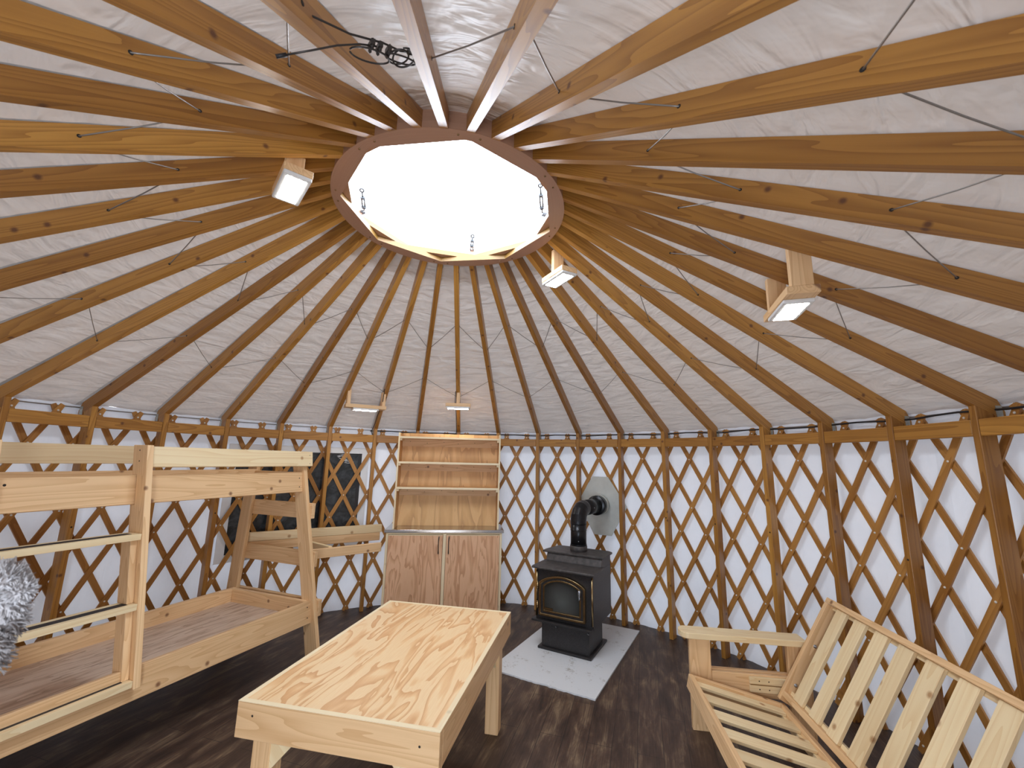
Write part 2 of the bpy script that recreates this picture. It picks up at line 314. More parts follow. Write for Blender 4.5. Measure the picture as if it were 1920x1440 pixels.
# ------------------------------------------------------------------ mesh builder
class MB:
    def __init__(s): s.v = []; s.f = []; s.g = []; s.t = []; s.m = []; s.mats = []; s.sm = []
    def _mi(s, m):
        if m not in s.mats: s.mats.append(m)
        return s.mats.index(m)
    def add(s, vs, fs, gs, m, tone=None, smooth=False, off=None):
        o = len(s.v); tone = random.random() if tone is None else tone
        off = V((random.uniform(0, 50), random.uniform(0, 9), random.uniform(0, 9))) if off is None else off
        s.v += [V(x) for x in vs]; s.g += [V(g) + off for g in gs]; s.t += [tone] * len(vs)
        mi = s._mi(m)
        for f in fs: s.f.append([o + i for i in f]); s.m.append(mi); s.sm.append(smooth)
        return s
    def board(s, p, L, Wd, T, m, tone=None, gdir=0):
        """box: corner p, edge vectors L, Wd, T; grain along L (gdir picks another edge)"""
        p, L, Wd, T = V(p), V(L), V(Wd), V(T)
        if L.cross(Wd).dot(T) < 0: p = p + T; T = -T
        ll, wl_, tl = L.length, Wd.length, T.length
        vs = []; gs = []
        for i in (0, 1):
            for j in (0, 1):
                for k in (0, 1):
                    vs.append(p + L * i + Wd * j + T * k)
                    g = [ll * i, wl_ * j, tl * k]
                    if gdir == 1: g = [g[1], g[0], g[2]]
                    if gdir == 2: g = [g[2], g[1], g[0]]
                    gs.append(g)
        fs = [(0, 1, 3, 2), (4, 6, 7, 5), (0, 4, 5, 1), (2, 3, 7, 6), (0, 2, 6, 4), (1, 5, 7, 3)]
        return s.add(vs, fs, gs, m, tone)
    def prism(s, pts, T, m, tone=None, long=(0, 0, 1)):
        """polygon pts extruded by T; grain along 'long'"""
        pts = [V(q) for q in pts]; T = V(T)
        nrm = V((0, 0, 0))
        for i in range(len(pts)): nrm += (pts[i] - pts[0]).cross(pts[(i + 1) % len(pts)] - pts[0])
        if nrm.dot(T) > 0: pts = pts[::-1]
        n = len(pts); lo = V(long).normalized(); th = T.normalized(); wd = lo.cross(th)
        vs = pts + [q + T for q in pts]
        gs = [(q.dot(lo), q.dot(wd), q.dot(th)) for q in vs]
        c = gs[0]; gs = [(g[0] - c[0], g[1] - c[1], g[2] - c[2]) for g in gs]
        fs = [tuple(range(n)), tuple(range(2 * n - 1, n - 1, -1))] + [(i + n, (i + 1) % n + n, (i + 1) % n, i) for i in range(n)]
        fs = fs[:2] + [tuple(reversed(f)) for f in fs[2:]]
        fs = [fs[0], fs[1]] + [(i, i + n, (i + 1) % n + n, (i + 1) % n) for i in range(n)]
        return s.add(vs, fs, gs, m, tone)
    def tube(s, pts, r, m, n=8, tone=None, cap=True, smooth=True):
        pts = [V(q) for q in pts]; vs = []; fs = []; gs = []
        rs = r if isinstance(r, (list, tuple)) else [r] * len(pts)
        d = (pts[1] - pts[0]).normalized(); u = d.orthogonal().normalized()
        dist = 0
        for i, q in enumerate(pts):
            if i == 0: t = pts[1] - pts[0]
            elif i == len(pts) - 1: t = pts[-1] - pts[-2]
            else: t = (pts[i + 1] - q).normalized() + (q - pts[i - 1]).normalized()
            t.normalize(); u = (u - t * u.dot(t)).normalized(); w = t.cross(u)
            if i: dist += (q - pts[i - 1]).length
            for k in range(n):
                a = 2 * math.pi * k / n
                vs.append(q + (u * math.cos(a) + w * math.sin(a)) * rs[i]); gs.append((dist, math.cos(a) * rs[i], math.sin(a) * rs[i]))
        for i in range(len(pts) - 1):
            for k in range(n):
                fs.append((i * n + k, i * n + (k + 1) % n, (i + 1) * n + (k + 1) % n, (i + 1) * n + k))
        if cap: fs += [tuple(reversed(range(n))), tuple(range((len(pts) - 1) * n, len(pts) * n))]
        return s.add(vs, fs, gs, m, tone, smooth)
    def build(s, name, parent=None, bevel=0.0, seg=1, kind=None, label=None, center=True):
        me = D.meshes.new(name)
        xs = [q.x for q in s.v]; ys = [q.y for q in s.v]; zs = [q.z for q in s.v]
        c = V(((min(xs) + max(xs)) / 2, (min(ys) + max(ys)) / 2, min(zs))) if center else V((0, 0, 0))
        me.from_pydata([tuple(q - c) for q in s.v], [], s.f)
        for m in s.mats: me.materials.append(m)
        me.polygons.foreach_set('material_index', s.m)
        me.polygons.foreach_set('use_smooth', s.sm)
        a = me.attributes.new('grain', 'FLOAT_VECTOR', 'POINT'); a.data.foreach_set('vector', [x for g in s.g for x in g])
        a = me.attributes.new('tone', 'FLOAT', 'POINT'); a.data.foreach_set('value', s.t)
        me.update()
        o = D.objects.new(name, me); COL.objects.link(o)
        if parent is not None:
            o.parent = parent; base = V((0, 0, 0)); q = parent
            while q is not None: base += q.location; q = q.parent
            o.location = c - base
        else: o.location = c
        if bevel:
            bm = o.modifiers.new('bevel', 'BEVEL'); bm.width = bevel; bm.segments = seg; bm.limit_method = 'ANGLE'; bm.angle_limit = math.radians(40)
        if kind: o['kind'] = kind
        if label: o['label'] = label
        return o
def thing(name, loc, label, cat, group=None):
    o = D.objects.new(name, None); o.empty_display_size = .1; COL.objects.link(o); o.location = loc
    return tag(o, label, cat, group)
def tag(o, label, cat, group=None):
    o['label'] = label; o['category'] = cat
    if group: o['group'] = group
    return o
def ordn(k): return ['first', 'second', 'third', 'fourth', 'fifth', 'sixth', 'seventh', 'eighth', 'ninth', 'tenth', 'eleventh', 'twelfth'][k - 1]

# ================================================================== SETTING
b = MB(); N = 72
vs = [(0, 0, 0)] + [(3.2 * math.cos(2 * math.pi * i / N), 3.2 * math.sin(2 * math.pi * i / N), 0) for i in range(N)]
b.add(vs, [(0, i + 1, (i + 1) % N + 1) for i in range(N)], vs, M['floor'])
b.build('floor', kind='structure')
b = MB()
b.prism([(3.3 * math.cos(2 * math.pi * i / N), 3.3 * math.sin(2 * math.pi * i / N), -0.2) for i in range(N)], (0, 0, 0.19), M['stain'])
b.build('trim_1', kind='structure')     # timber platform under the floor sheet

# round cloth wall, with soft vertical folds
RW = 3.165
def wrinkle(x, y): return math.sin(x) * .5 + math.sin(2.3 * x + 1.7 * y) * .3 + math.sin(5.1 * x - 2.2 * y + 1) * .2
b = MB(); NA, NZ = 360, 24; vs = []; gs = []; fs = []
for j in range(NZ + 1):
    z = 2.15 * j / NZ
    for i in range(NA):
        a = 2 * math.pi * i / NA
        r = RW + 0.007 * wrinkle(i * .9, z * 1.3) + 0.004 * math.sin(i * 2.2 + z * 3)
        vs.append((r * math.cos(a), r * math.sin(a), z)); gs.append((z, a * RW, 0))
for j in range(NZ):
    for i in range(NA):
        k = (i + 1) % NA
        if abs((i + .5) * 360 / NA - 270) < 6.5 and j < 22: continue      # the open doorway behind the camera
        fs.append((j * NA + i, (j + 1) * NA + i, (j + 1) * NA + k, j * NA + k))
b.add(vs, fs, gs, M['wall'], smooth=True, off=V((0, 0, 0)))
b.build('wall_round', kind='structure', center=False)
# roof liner lying on the rafters, creased between them
b = MB(); NA, NR = 36 * 14, 150; vs = []; gs = []; fs = []
rng = random.Random(3)
offs = [[rng.uniform(0, 40) for _ in range(3)] for _ in range(36)]
for j in range(NR + 1):
    R = 0.7528 + (3.185 - 0.7528) * j / NR
    for i in range(NA):
        bay = i // 14; t = (i % 14) / 14.0; s_ = math.sin(math.pi * t)
        o = offs[bay]
        cr = math.sin(R * 31 + o[0] + 2.2 * math.sin(t * 3 + R * 6 + o[1])) * .5 + math.sin(R * 57 + o[2] + 3 * math.sin(t * 4 + R * 9 + o[0])) * .35 + math.sin(R * 17 + t * 5 + o[1]) * .5
        cr = .5 - abs(cr) ** .7; z = raf(R) + 0.104 + s_ * min(1, (R - .7528) * 9) * (0.006 - 0.012 * cr * (0.6 + 0.4 * math.sin(R * 4 + o[2])))
        p = pol(R, i / 14.0, z); vs.append(p); gs.append((R, bay * 3.1 + t * R * STEP, 0))
for j in range(NR):
    for i in range(NA):
        k = (i + 1) % NA
        fs.append((j * NA + i, j * NA + k, (j + 1) * NA + k, (j + 1) * NA + i))
b.add(vs, fs, gs, M['roof'], smooth=True, off=V((0, 0, 0)))
b.build('ceiling', kind='structure', center=False)
dr_ = D.objects.new('door_1', None); COL.objects.link(dr_); dr_.location = (0, -3.1, 0); dr_['kind'] = 'structure'
for sg in (-1, 1):
    b = MB(); b.board((sg * .405 - .045, -3.20, 0), (0, 0, 2.03), (.09, 0, 0), (0, .16, 0), M['stain']); b.build('door_jamb', dr_, .003)
b = MB(); b.board((-.36, -3.20, 1.95), (.72, 0, 0), (0, 0, .12), (0, .14, 0), M['stain']); b.build('door_head', dr_, .003)
# roof skirt closing liner to wall and the dome curb
b = MB(); vs = []; fs = []; n = 72
for (R, z) in ((3.15, raf(3.15) + .125), (3.26, raf(3.15) + .10), (3.26, 2.05)):
    for i in range(n): a = 2 * math.pi * i / n; vs.append((R * math.cos(a), R * math.sin(a), z))
for j in range(2):
    for i in range(n): fs.append((j * n + i, j * n + (i + 1) % n, (j + 1) * n + (i + 1) % n, (j + 1) * n + i))
b.add(vs, fs, vs, M['wall']); b.build('trim_2', kind='structure', center=False)

b = MB(); vs = []; fs = []; n = 72        # opaque cone added above the liner to block sky light leaking at the rim
for (R, z) in ((.745, 3.537), (.80, 3.54), (1.02, raf(1.02) + .16), (1.02, raf(1.02) + .13)):
    for i in range(n): vs.append(pol(R, i / 2, z))
for j in range(3):
    for i in range(n): fs.append((j * n + i, j * n + (i + 1) % n, (j + 1) * n + (i + 1) % n, (j + 1) * n + i))
b.add(vs, fs, vs, M['flap']); b.build('leak_cover', kind='structure', center=False)

# window of dark vinyl with its white flap border
def cyl_patch(i0, i1, z0, z1, R, m, mb, n=24, thick=0.004):
    vs = []; fs = []; gs = []
    for k in range(n + 1):
        i = i0 + (i1 - i0) * k / n
        for (r, z) in ((R, z0), (R, z1), (R + thick, z1), (R + thick, z0)):
            vs.append(pol(r, i, z)); gs.append((z, i * .52, 0))
    for k in range(n):
        o = 4 * k
        for q in range(4): fs.append((o + q, o + (q + 1) % 4, o + 4 + (q + 1) % 4, o + 4 + q))
    fs += [(0, 3, 2, 1), (4 * n, 4 * n + 1, 4 * n + 2, 4 * n + 3)]
    mb.add(vs, fs, gs, m, smooth=False)
w = D.objects.new('window_1', None); COL.objects.link(w); w.location = pol(3.15, 4.5, .75); w['kind'] = 'structure'
b = MB(); cyl_patch(3.335, 5.775, .757, 1.815, 3.148, M['vinyl'], b); b.build('window_pane', w)
b = MB(); cyl_patch(3.18, 5.93, 1.815, 1.885, 3.145, M['flap'], b); cyl_patch(3.18, 5.93, .68, .757, 3.145, M['flap'], b)
cyl_patch(3.18, 3.335, .757, 1.815, 3.145, M['flap'], b, 4); cyl_patch(5.775, 5.93, .757, 1.815, 3.145, M['flap'], b, 4); b.build('window_frame', w)
b = MB()
cyl_patch(5.70, 5.76, .757, 1.815, 3.143, M['black'], b, 2); cyl_patch(3.335, 5.775, 1.80, 1.812, 3.143, M['black'], b); b.build('zipper', w)
b = MB()   # crumpled white tape high on the pane
for k in range(7):
    z = 1.775 - .011 * k + random.uniform(-.004, .004); i0 = 5.22 + .03 * random.random() + .03 * k
    pts = [pol(3.138 - .004 * math.sin(q * 2), i0 + q * .035, z + q * .006 * (1 - .25 * k) + random.uniform(-.003, .003)) for q in range(5 + k % 3)]
    b.tube(pts, [.0022 + .002 * (q % 2) for q in range(len(pts))], M['flap'], 5)
b.build('tape_scrap', w)

# ================================================================== LATTICE
lat = thing('lattice_wall', (0, 0, 0), 'crisscross lattice of stained slats lining the round white cloth wall', 'lattice')
def slat(i0, sgn, mb, rivets):
    R = 3.112 if sgn > 0 else 3.127
    n = 24; wd = 0.043; th = 0.012; ext = 0.054
    ta = math.atan2(2.024, 2 * STEP * R); L = 2.024 / math.sin(ta)
    vs = []; fs = []; gs = []
    for k in range(-1, n + 2):
        q = min(max(k, 0), n) / n; e = (-ext if k < 0 else (ext if k > n else 0))
        tt = q * L + e
        i = i0 + sgn * tt * math.cos(ta) / (STEP * R); z = 0.052 + tt * math.sin(ta)
        a = ang(i); up = V((0, 0, 1)); tan = V((math.sin(a), -math.cos(a), 0)) * sgn
        d = tan * math.cos(ta) + up * math.sin(ta); s_ = tan * math.sin(ta) - up * math.cos(ta)
        rad = V((math.cos(a), math.sin(a), 0)); c = rad * R + up * z
        h = wd / 2 * (0.72 if k in (-1, n + 1) else 1)
        for (u, r) in ((-h, 0), (h, 0), (h, th), (-h, th)):
            vs.append(c + s_ * u + rad * r); gs.append((tt, u, r))
    m = n + 2
    for k in range(m):
        o = 4 * k
        for q in range(4): fs.append((o + q, o + 4 + q, o + 4 + (q + 1) % 4, o + (q + 1) % 4))
    fs += [(0, 1, 2, 3), (4 * m + 3, 4 * m + 2, 4 * m + 1, 4 * m)]
    if sgn > 0: fs = fs
    mb.add(vs, fs, gs, M['slat'])
    if rivets:
        for r in (0, 1, 2, 4, 5, 7, 8):
            i = i0 + .25 * r; z = .052 + .253 * r
            c = pol(R, i, z); rad = pol(1, i)
            mb.tube([c + rad * .001, c - rad * .003, c - rad * .0045], [.0075, .007, .004], M['rivet'], 8, tone=.5)
vis = 0
rest = MB()
for k in range(72):
    i0 = 0.19 + 0.5 * k - 3.5
    for sg in (1, -1):
        s0 = i0 + (2 if sg < 0 else 0)
        if k < 47:
            b = MB(); slat(s0, sg, b, sg > 0); b.build('slat', lat); vis += 1
        elif not (s0 < 27.4 and s0 + 2 * sg > 24.9 if sg > 0 else s0 - 2 < 27.4 and s0 > 24.9): slat(s0, sg, rest, sg > 0)
rest.build('slat', lat, kind='stuff')

# ================================================================== STUDS + HEADER RAILS
WHERE = {0: 'at the left end of the bunk bed', 1: 'second from the left edge, over the bunk', 2: 'just right of the bunk ladder post',
         3: 'over the middle of the bunk guard rail', 4: 'just left of the bunk guard rail end', 5: 'crossing the dark window',
         6: 'left of the tall cabinet', 7: 'behind the left half of the tall cabinet', 8: 'behind the middle of the tall cabinet', 9: 'behind the right end of the tall cabinet',
         10: 'first to the right of the tall cabinet', 11: 'directly behind the black stove', 12: 'crossing in front of the grey flue plate',
         13: 'first to the right of the flue plate', 14: 'above the front of the slatted couch arm', 15: 'above the middle of the couch arm',
         16: 'behind the near left corner of the couch back', 17: 'second from the right edge of the photo', 18: 'largest, at the right edge of the photo', -1: 'at the left edge of the photo'}
STUDS = list(range(-1, 21))
def wlab(i, kind):
    if i in WHERE: return WHERE[i]
    return 'just outside the right edge of the photo' if i == 19 else 'well outside the right edge of the photo'
for i in STUDS:
    b = MB(); a = ang(i); rad = V((math.cos(a), math.sin(a), 0)); tan = V((math.sin(a), -math.cos(a), 0))
    w_ = 0.040; d_ = 0.089
    top = 2.1265
    p = rad * 3.0 - tan * w_ / 2
    b.board(p, (0, 0, top), tan * w_, rad * d_, M['stain'])
    if i in (1, 3, 13, 14, 15, 17): b.tube([p + V((0, 0, 1.2)) + tan * .02 - rad * .0015, p + V((0, 0, 1.2)) + tan * .02 + rad * .003], .008, M['hole'], 8)
    o = b.build('wall_stud', None, 0.003)
    tag(o, 'stained wall stud ' + wlab(i, 's'), 'stud', 'wall studs under the rafters')
for i in STUDS[:-1]:
    A = pol(3.004, i); B_ = pol(3.004, i + 1); d = (B_ - A).normalized(); out = V((-d.y, d.x, 0))
    if out.dot(A) < 0: out = -out
    b = MB(); L = (B_ - A).length - .044
    b.board(A + d * .022 + V((0, 0, 1.957)), d * L, (0, 0, .092), out * .038, M['stain'])
    o = b.build('header_rail', None, 0.003)
    tag(o, 'header rail starting right of the stud ' + wlab(i, 'r'), 'rail', 'header rails between the wall studs')

# ================================================================== RAFTERS
def rlabel(i):
    if i in WHERE and i >= 0: return 'rafter landing on the stud ' + WHERE[i]
    if i == 19: return 'lowest of the rafters leaving the right edge of the photo'
    if i in (20, 21, 22, 23): return 'rafter leaving the right edge of the photo, %s above the lowest one' % ordn(i - 19)
    if i == 24: return 'stained rafter leaving the top edge of the photo, rightmost of them'
    if i == 25: return 'pale-lit rafter leaving the top edge, just right of the near middle one'
    if i == 26: return 'pale-lit rafter leaving the top edge just right of the knot of cable loops'
    if i == 27: return 'rafter leaving the top edge that the loose cable end crosses'
    if i == 28: return 'stained rafter leaving the top edge of the photo, leftmost of them'
    k = 36 - i
    if k == 1: return 'lowest of the rafters leaving the left edge of the photo'
    return 'stained rafter leaving the left edge of the photo, %s above the lowest one' % ordn(k - 1)
TOPR = 0.752
for i in range(36):
    a = ang(i); rad = V((math.cos(a), math.sin(a), 0)); tan = V((math.sin(a), -math.cos(a), 0)); up = V((0, 0, 1))
    root = thing('roof_rafter', tuple(rad * 3.1 + up * raf(3.1)), rlabel(i), 'rafter', 'roof rafters meeting the skylight ring')
    b = MB(); RE = 3.148; hv = 0.102; wr_ = 0.042
    rn = V((rad.x, rad.y, -0.56)).normalized()
    P = lambda R, h: rad * R + up * (raf(R) + h)
    zc = raf(3.09) - 0.0
    poly = [P(TOPR, 0), P(3.09, 0), rad * 3.095 + up * (raf(3.095) - .03), rad * RE + up * (raf(RE) - .03), rad * RE + up * (raf(RE) + hv - .055), rad * (RE - .03) + up * (raf(RE - .03) + hv - .005), P(TOPR, hv)]
    b.prism([q - tan * wr_ / 2 for q in poly], tan * wr_, M['stain'], long=rn)
    for R_, h_ in (((1.41 if i % 2 == 0 else 1.69), .05), ((2.40 if i % 2 == 0 else 2.14), .05)):
        c = P(R_, h_)
        b.tube([c - tan * (wr_ / 2 + .0012), c + tan * (wr_ / 2 + .0012)], .007, M['hole'], 8)
    b.build('beam', root, 0.0)
    for sd in (-1, 1):
        b = MB()
        c = rad * 3.10 + up * (raf(3.10) - .012) + tan * sd * (wr_ / 2 + .001)
        b.board(c - up * .02, rad * .032, up * .085, tan * sd * .003, M['zinc'])
        for dz in (.0, .045): b.tube([c + rad * .016 + up * dz, c + rad * .016 + up * dz + tan * sd * .006], .005, M['steel'], 8)
        b.build('foot_bracket', root)

# ================================================================== CENTRE RING
root = thing('skylight_ring', (0, 0, 3.387), 'round wooden compression ring with octagonal opening at the top of the roof', 'ring')
def oct_ring(z0, z1, Ro, Ri, i_off, m_face, m_edge, name, par):
    b = MB(); n = 144; vs = []; fs = []; gs = []
    def rin(i):
        t = ((i - i_off) % 4.5) / 4.5 * (math.pi / 4)
        return Ri * math.cos(math.pi / 8) / math.cos(t - math.pi / 8)
    ii = [k * 36 / n for k in range(n)]
    for z in (z0, z1):
        for i in ii: vs.append(pol(Ro, i, z)); gs.append((i * .1, Ro, z))
    for z in (z0, z1):
        for i in ii: vs.append(pol(rin(i), i, z)); gs.append((i * .1, 0, z))
    f1 = []; f2 = []
    for k in range(n):
        q = (k + 1) % n
        f1 += [(k, q, 2 * n + q, 2 * n + k), (n + k, 3 * n + k, 3 * n + q, n + q), (k, n + k, n + q, q)]
        f2 += [(2 * n + k, 2 * n + q, 3 * n + q, 3 * n + k)]
    b.add(vs, f1, gs, m_face, .5); o0 = len(b.v) - len(vs)
    mi = b._mi(m_edge)
    for f in f2: b.f.append([o0 + x for x in f]); b.m.append(mi); b.sm.append(False)
    return b.build(name, par)
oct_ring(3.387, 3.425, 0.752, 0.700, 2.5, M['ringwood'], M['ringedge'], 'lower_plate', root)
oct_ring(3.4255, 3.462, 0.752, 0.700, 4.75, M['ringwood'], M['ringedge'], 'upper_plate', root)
b = MB(); n = 72; vs = []; fs = []
for (R, z) in ((.752, 3.463), (.752, 3.535), (.705, 3.535), (.705, 3.463)):
    for i in range(n): vs.append(pol(R, i / 2, z))
for j in range(4):
    for i in range(n): fs.append((j * n + i, ((j + 1) % 4) * n + i, ((j + 1) % 4) * n + (i + 1) % n, j * n + (i + 1) % n))
b.add(vs, fs, vs, M['ringwood'], .5); b.build('rim', root)
b = MB()
for k in range(8):
    for dk in (-.9, .9):
        c = pol(.722, 4.75 + 4.5 * k + dk * 2.0, 3.387); b.tube([c + V((0, 0, .001)), c - V((0, 0, .003))], .006, M['brass'], 8)
b.build('screw', root)
# clear dome
b = MB(); vs = []; fs = []; n = 48; J = 10
for j in range(J + 1):
    t = j / J * math.pi / 2; R = .78 * math.cos(t); z = 3.54 + .25 * math.sin(t)
    for i in range(n): vs.append(pol(max(R, .001), i * 36 / n, z))
for j in range(J):
    for i in range(n): fs.append((j * n + i, j * n + (i + 1) % n, (j + 1) * n + (i + 1) % n, (j + 1) * n + i))
b.add(vs, fs, vs, M['dome'], smooth=True); o = b.build('dome', root)
# turnbuckles holding the dome
for (B_, T_, lab) in ((pol(.680, 1.0, 3.505), pol(.63, -.2, 3.565), 'small turnbuckle on the left side of the skylight opening'), (pol(.680, 9.08, 3.505), pol(.61, 9.25, 3.565), 'small turnbuckle at the far side of the skylight opening'),
                      (pol(.640, 16.1, 3.505), pol(.595, 18.0, 3.57), 'long turnbuckle with clevis on the right side of the skylight opening')):
    root = thing('turnbuckle', tuple(B_), lab, 'turnbuckle', 'turnbuckles holding the skylight dome')
    ax = T_ - B_; L_ = ax.length; ax.normalize(); tan = ax.cross(V((0, 0, 1))).normalized(); q2 = ax.cross(tan)
    b = MB()
    for s_ in (-1, 1): b.tube([B_ + tan * .009 * s_ + ax * L_ * .25, B_ + tan * .009 * s_ + ax * L_ * .72], .0055, M['galv'], 8)
    for z in (.25, .72): b.tube([B_ + ax * (L_ * z - .006), B_ + ax * (L_ * z + .008)], .0165, M['galv'], 10)
    b.build('body', root)
    b = MB(); b.tube([B_ + ax * L_ * .72, T_], .0055, M['galv'], 8)
    b.tube([T_ + ax * .013 + (tan * math.cos(t) + ax * math.sin(t)) * .013 for t in [k * math.pi / 6 for k in range(13)]], .0055, M['galv'], 8); b.build('eye_bolt', root)
    b = MB(); b.tube([B_ + ax * L_ * .25, B_ + ax * .012], .0055, M['galv'], 8)
    rad = V((B_.x, B_.y, 0)).normalized(); tt = V((-rad.y, rad.x, 0)); w_ = .7035 - V((B_.x, B_.y, 0)).length
    for s_ in (-1, 1): b.board(B_ + tt * (.010 * s_ - .002) - V((0, 0, .008)), rad * w_, tt * .006, V((0, 0, .018)), M['galv'])
    b.build('clevis', root)

# ================================================================== CABLES
def rp(i, R, h=.05, side=0):
    a = ang(i); tan = V((math.sin(a), -math.cos(a), 0)); return pol(R, i, raf(R) + h) + tan * side
def zigzag(Re, Ro, i0, i1, mb, r=.0028):
    for i in range(i0, i1):
        Ra = Re if i % 2 == 0 else Ro; Rb = Re if (i + 1) % 2 == 0 else Ro
        A = rp(i, Ra, .05, .021); B_ = rp(i + 1, Rb, .05, -.021)
        d = B_ - A; sag = V((0, 0, -.006))
        mb.tube([rp(i, Ra), A, A + d * .06 + sag * .2, A + d * .5 + sag, B_ - d * .06 + sag * .2, B_, rp(i + 1, Rb)], r, M['wire'], 6)
b = MB(); zigzag(2.40, 2.14, 0, 36, b, .0024)
o = b.build('spacer_cable'); tag(o, 'thin steel cable zigzagging through the rafters low on the roof', 'cable')
root = thing('spacer_cable', tuple(rp(26, 1.41)), 'steel cable zigzagging through the rafters near the skylight, knotted above the camera', 'cable')
b = MB(); zigzag(1.41, 1.69, -9, 26, b, .0028)
A = rp(26, 1.41, .05, -.021)   # knot hangs between rafter 26 and 27
E_ = rp(27, 1.69, .05, .021)
b.build('zigzag_run', root)
dv = E_ - A; nrm = V((0, 0, -1)); side_ = dv.normalized().cross(nrm).normalized()
b = MB(); K = lambda t, s_=0, h=0: A + dv * t + side_ * s_ + nrm * h
b.tube([rp(26, 1.41), A, K(.15, 0, .004), K(.26, 0, .016), K(.40, .01, .02), K(.62, .0, .02), K(.8, .0, .01), E_, rp(27, 1.69)], .0032, M['wire_dark'], 6)
kc = K(.37, 0, .03); e1 = dv.normalized(); e2 = side_
for (cx, cy, ra, rb, th0, tilt) in ((.035, -.03, .062, .036, .0, .2), (-.045, .0, .030, .036, .3, .1), (-.062, .004, .034, .034, 1.0, -.1), (-.055, -.006, .052, .022, .2, .15)):
    pts = []
    for k in range(25):
        t = th0 + k / 24 * 5.9; pts.append(kc + e1 * (cx + ra * math.cos(t)) + e2 * (cy + rb * math.sin(t)) + nrm * (tilt * .05 * math.sin(t) + .01))
    b.tube(pts, .0028, M['wire_dark'], 6)
pts = [kc + e1 * .03, kc + e1 * .08 + nrm * .012, kc + e1 * .14 + e2 * -.012 + nrm * .030, kc + e1 * .20 + e2 * -.035 + nrm * .05, kc + e1 * .255 + e2 * -.065 + nrm * .06]
b.tube(pts, .0028, M['wire_dark'], 6); b.tube([pts[-1], pts[-1] + (pts[-1] - pts[-2]).normalized() * .028], .0052, M['black'], 8)
b.build('loose_loops', root)
for k, (t, sz) in enumerate(((.045, .016), (.02, .017), (-.01, .014))):
    b = MB(); c = kc + e1 * t - nrm * .004
    b.board(c - e1 * .007 - e2 * sz * .8 - nrm * .008, e1 * .014, e2 * sz * 1.6, nrm * .02, M['wire_dark'])
    for s_ in (-1, 1): b.tube([c + e2 * s_ * .008 - nrm * .012, c + e2 * s_ * .008 + nrm * .026], .003, M['wire_dark'], 6); b.tube([c + e2 * s_ * .008 + nrm * .014, c + e2 * s_ * .008 + nrm * .022], .0055, M['wire_dark'], 6)
    b.build('cable_clamp', root, .001)
b = MB(); b.tube([K(.13, 0, .004), K(.20, 0, .010)], .0075, M['wire_dark'], 8); b.build('crimp_sleeve', root)
# tension cable over the lattice tips and the black cord beside it
b = MB(); pts = [pol(3.1465, k / 4, 2.116) for k in range(0, 145)]; b.tube(pts, .005, M['wire'], 6, cap=False)
o = b.build('tension_cable'); tag(o, 'grey steel cable running over the lattice tips around the wall top', 'cable')
b = MB(); pts = [pol(3.102, 5.9 + k / 4, 2.106 + .006 * math.sin(k * 1.1) + (-.004 if k % 4 < 2 else 0)) for k in range(0, 60)]
b.tube(pts, .0062, M['black'], 6)
o = b.build('power_cord'); tag(o, 'thick black cord run along the wall top behind the tall cabinet', 'cord')

# ================================================================== LAMPS
def lamp(R, i, zp, blen, label, hang, cord=None, bw=.135, pl=.275, pw=.13):
    a = ang(i); rad = V((math.cos(a), math.sin(a), 0)); tan = V((math.sin(a), -math.cos(a), 0)); up = V((0, 0, 1))
    c = rad * R + up * zp
    root = thing('ceiling_lamp', tuple(c), label, 'lamp', 'LED panel lamps hung under the rafters')
    b = MB(); b.board(c - tan * blen / 2 - rad * bw / 2 + up * .020, tan * blen, rad * bw, up * .038, M['fir'], .75); b.build('mounting_board', root, .002)
    b = MB(); b.board(c - tan * pl / 2 - rad * pw / 2, tan * pl, rad * pw, up * .020, M['white']); b.build('housing', root, .006, 2)
    b = MB(); b.board(c - tan * (pl - .04) / 2 - rad * (pw - .04) / 2 - up * .0015, tan * (pl - .04), rad * (pw - .04), up * .004, M['led']); b.build('diffuser', root)
    for (s_, ri) in hang:      # short upright blocks up to the rafter side
        q = c + tan * s_; rr = V((q.x, q.y, 0)).length
        b = MB(); b.board(q - tan * .018 - rad * .045 + up * .058, up * (raf(rr) - zp - .058 + .045), tan * .036, rad * .09, M['fir'], .8); b.build('hanger_block', root, .002)
    if cord:
        b = MB(); b.tube(cord, .0045, M['black'], 6); b.build('cord', root)
lamp(0.955, 31.5, 3.12, .275, 'bright square-looking LED lamp on a wood block, left of the skylight, nearest the camera', ((0.0, 0),))
lamp(0.87, 14.72, 3.115, .275, 'small LED lamp on a wood block just below the right side of the skylight', ((-.02, 0),))
lamp(1.90, 19.30, 2.525, .41, 'large LED lamp on a long board hung between two rafters at the right', ((-.185, 0), (.185, 0)))
fo = lambda i, R, h=-.004, s=.03: rp(i, R, h, s)
lamp(2.40, 5.50, 2.283, .43, 'LED lamp on a long board spanning two rafters above the dark window', ((-.185, 0), (.190, 0)),
     [rp(6, 2.28, -.002, -.03), rp(6, 2.36, -.09, -.03), rp(6, 2.5, -.06, -.028), rp(6, 2.7, -.01, -.026), rp(6, 2.9, .0, -.028), rp(6, 3.0, -.03, -.05), rp(6, 3.04, -.06, -.03), rp(6, 3.08, -.02, -.03)])
lamp(2.31, 8.02, 2.352, .285, 'LED lamp on a short board under the rafter above the tall cabinet', ((0.0, 0),),
     [rp(8, 2.26, .01, -.028), rp(8, 2.31, -.10, -.028), rp(8, 2.40, -.05, -.026), rp(8, 2.7, .0, -.026), rp(8, 3.0, .0, -.026), rp(8, 3.07, -.02, -.05), rp(8, 3.09, -.03, -.12)])

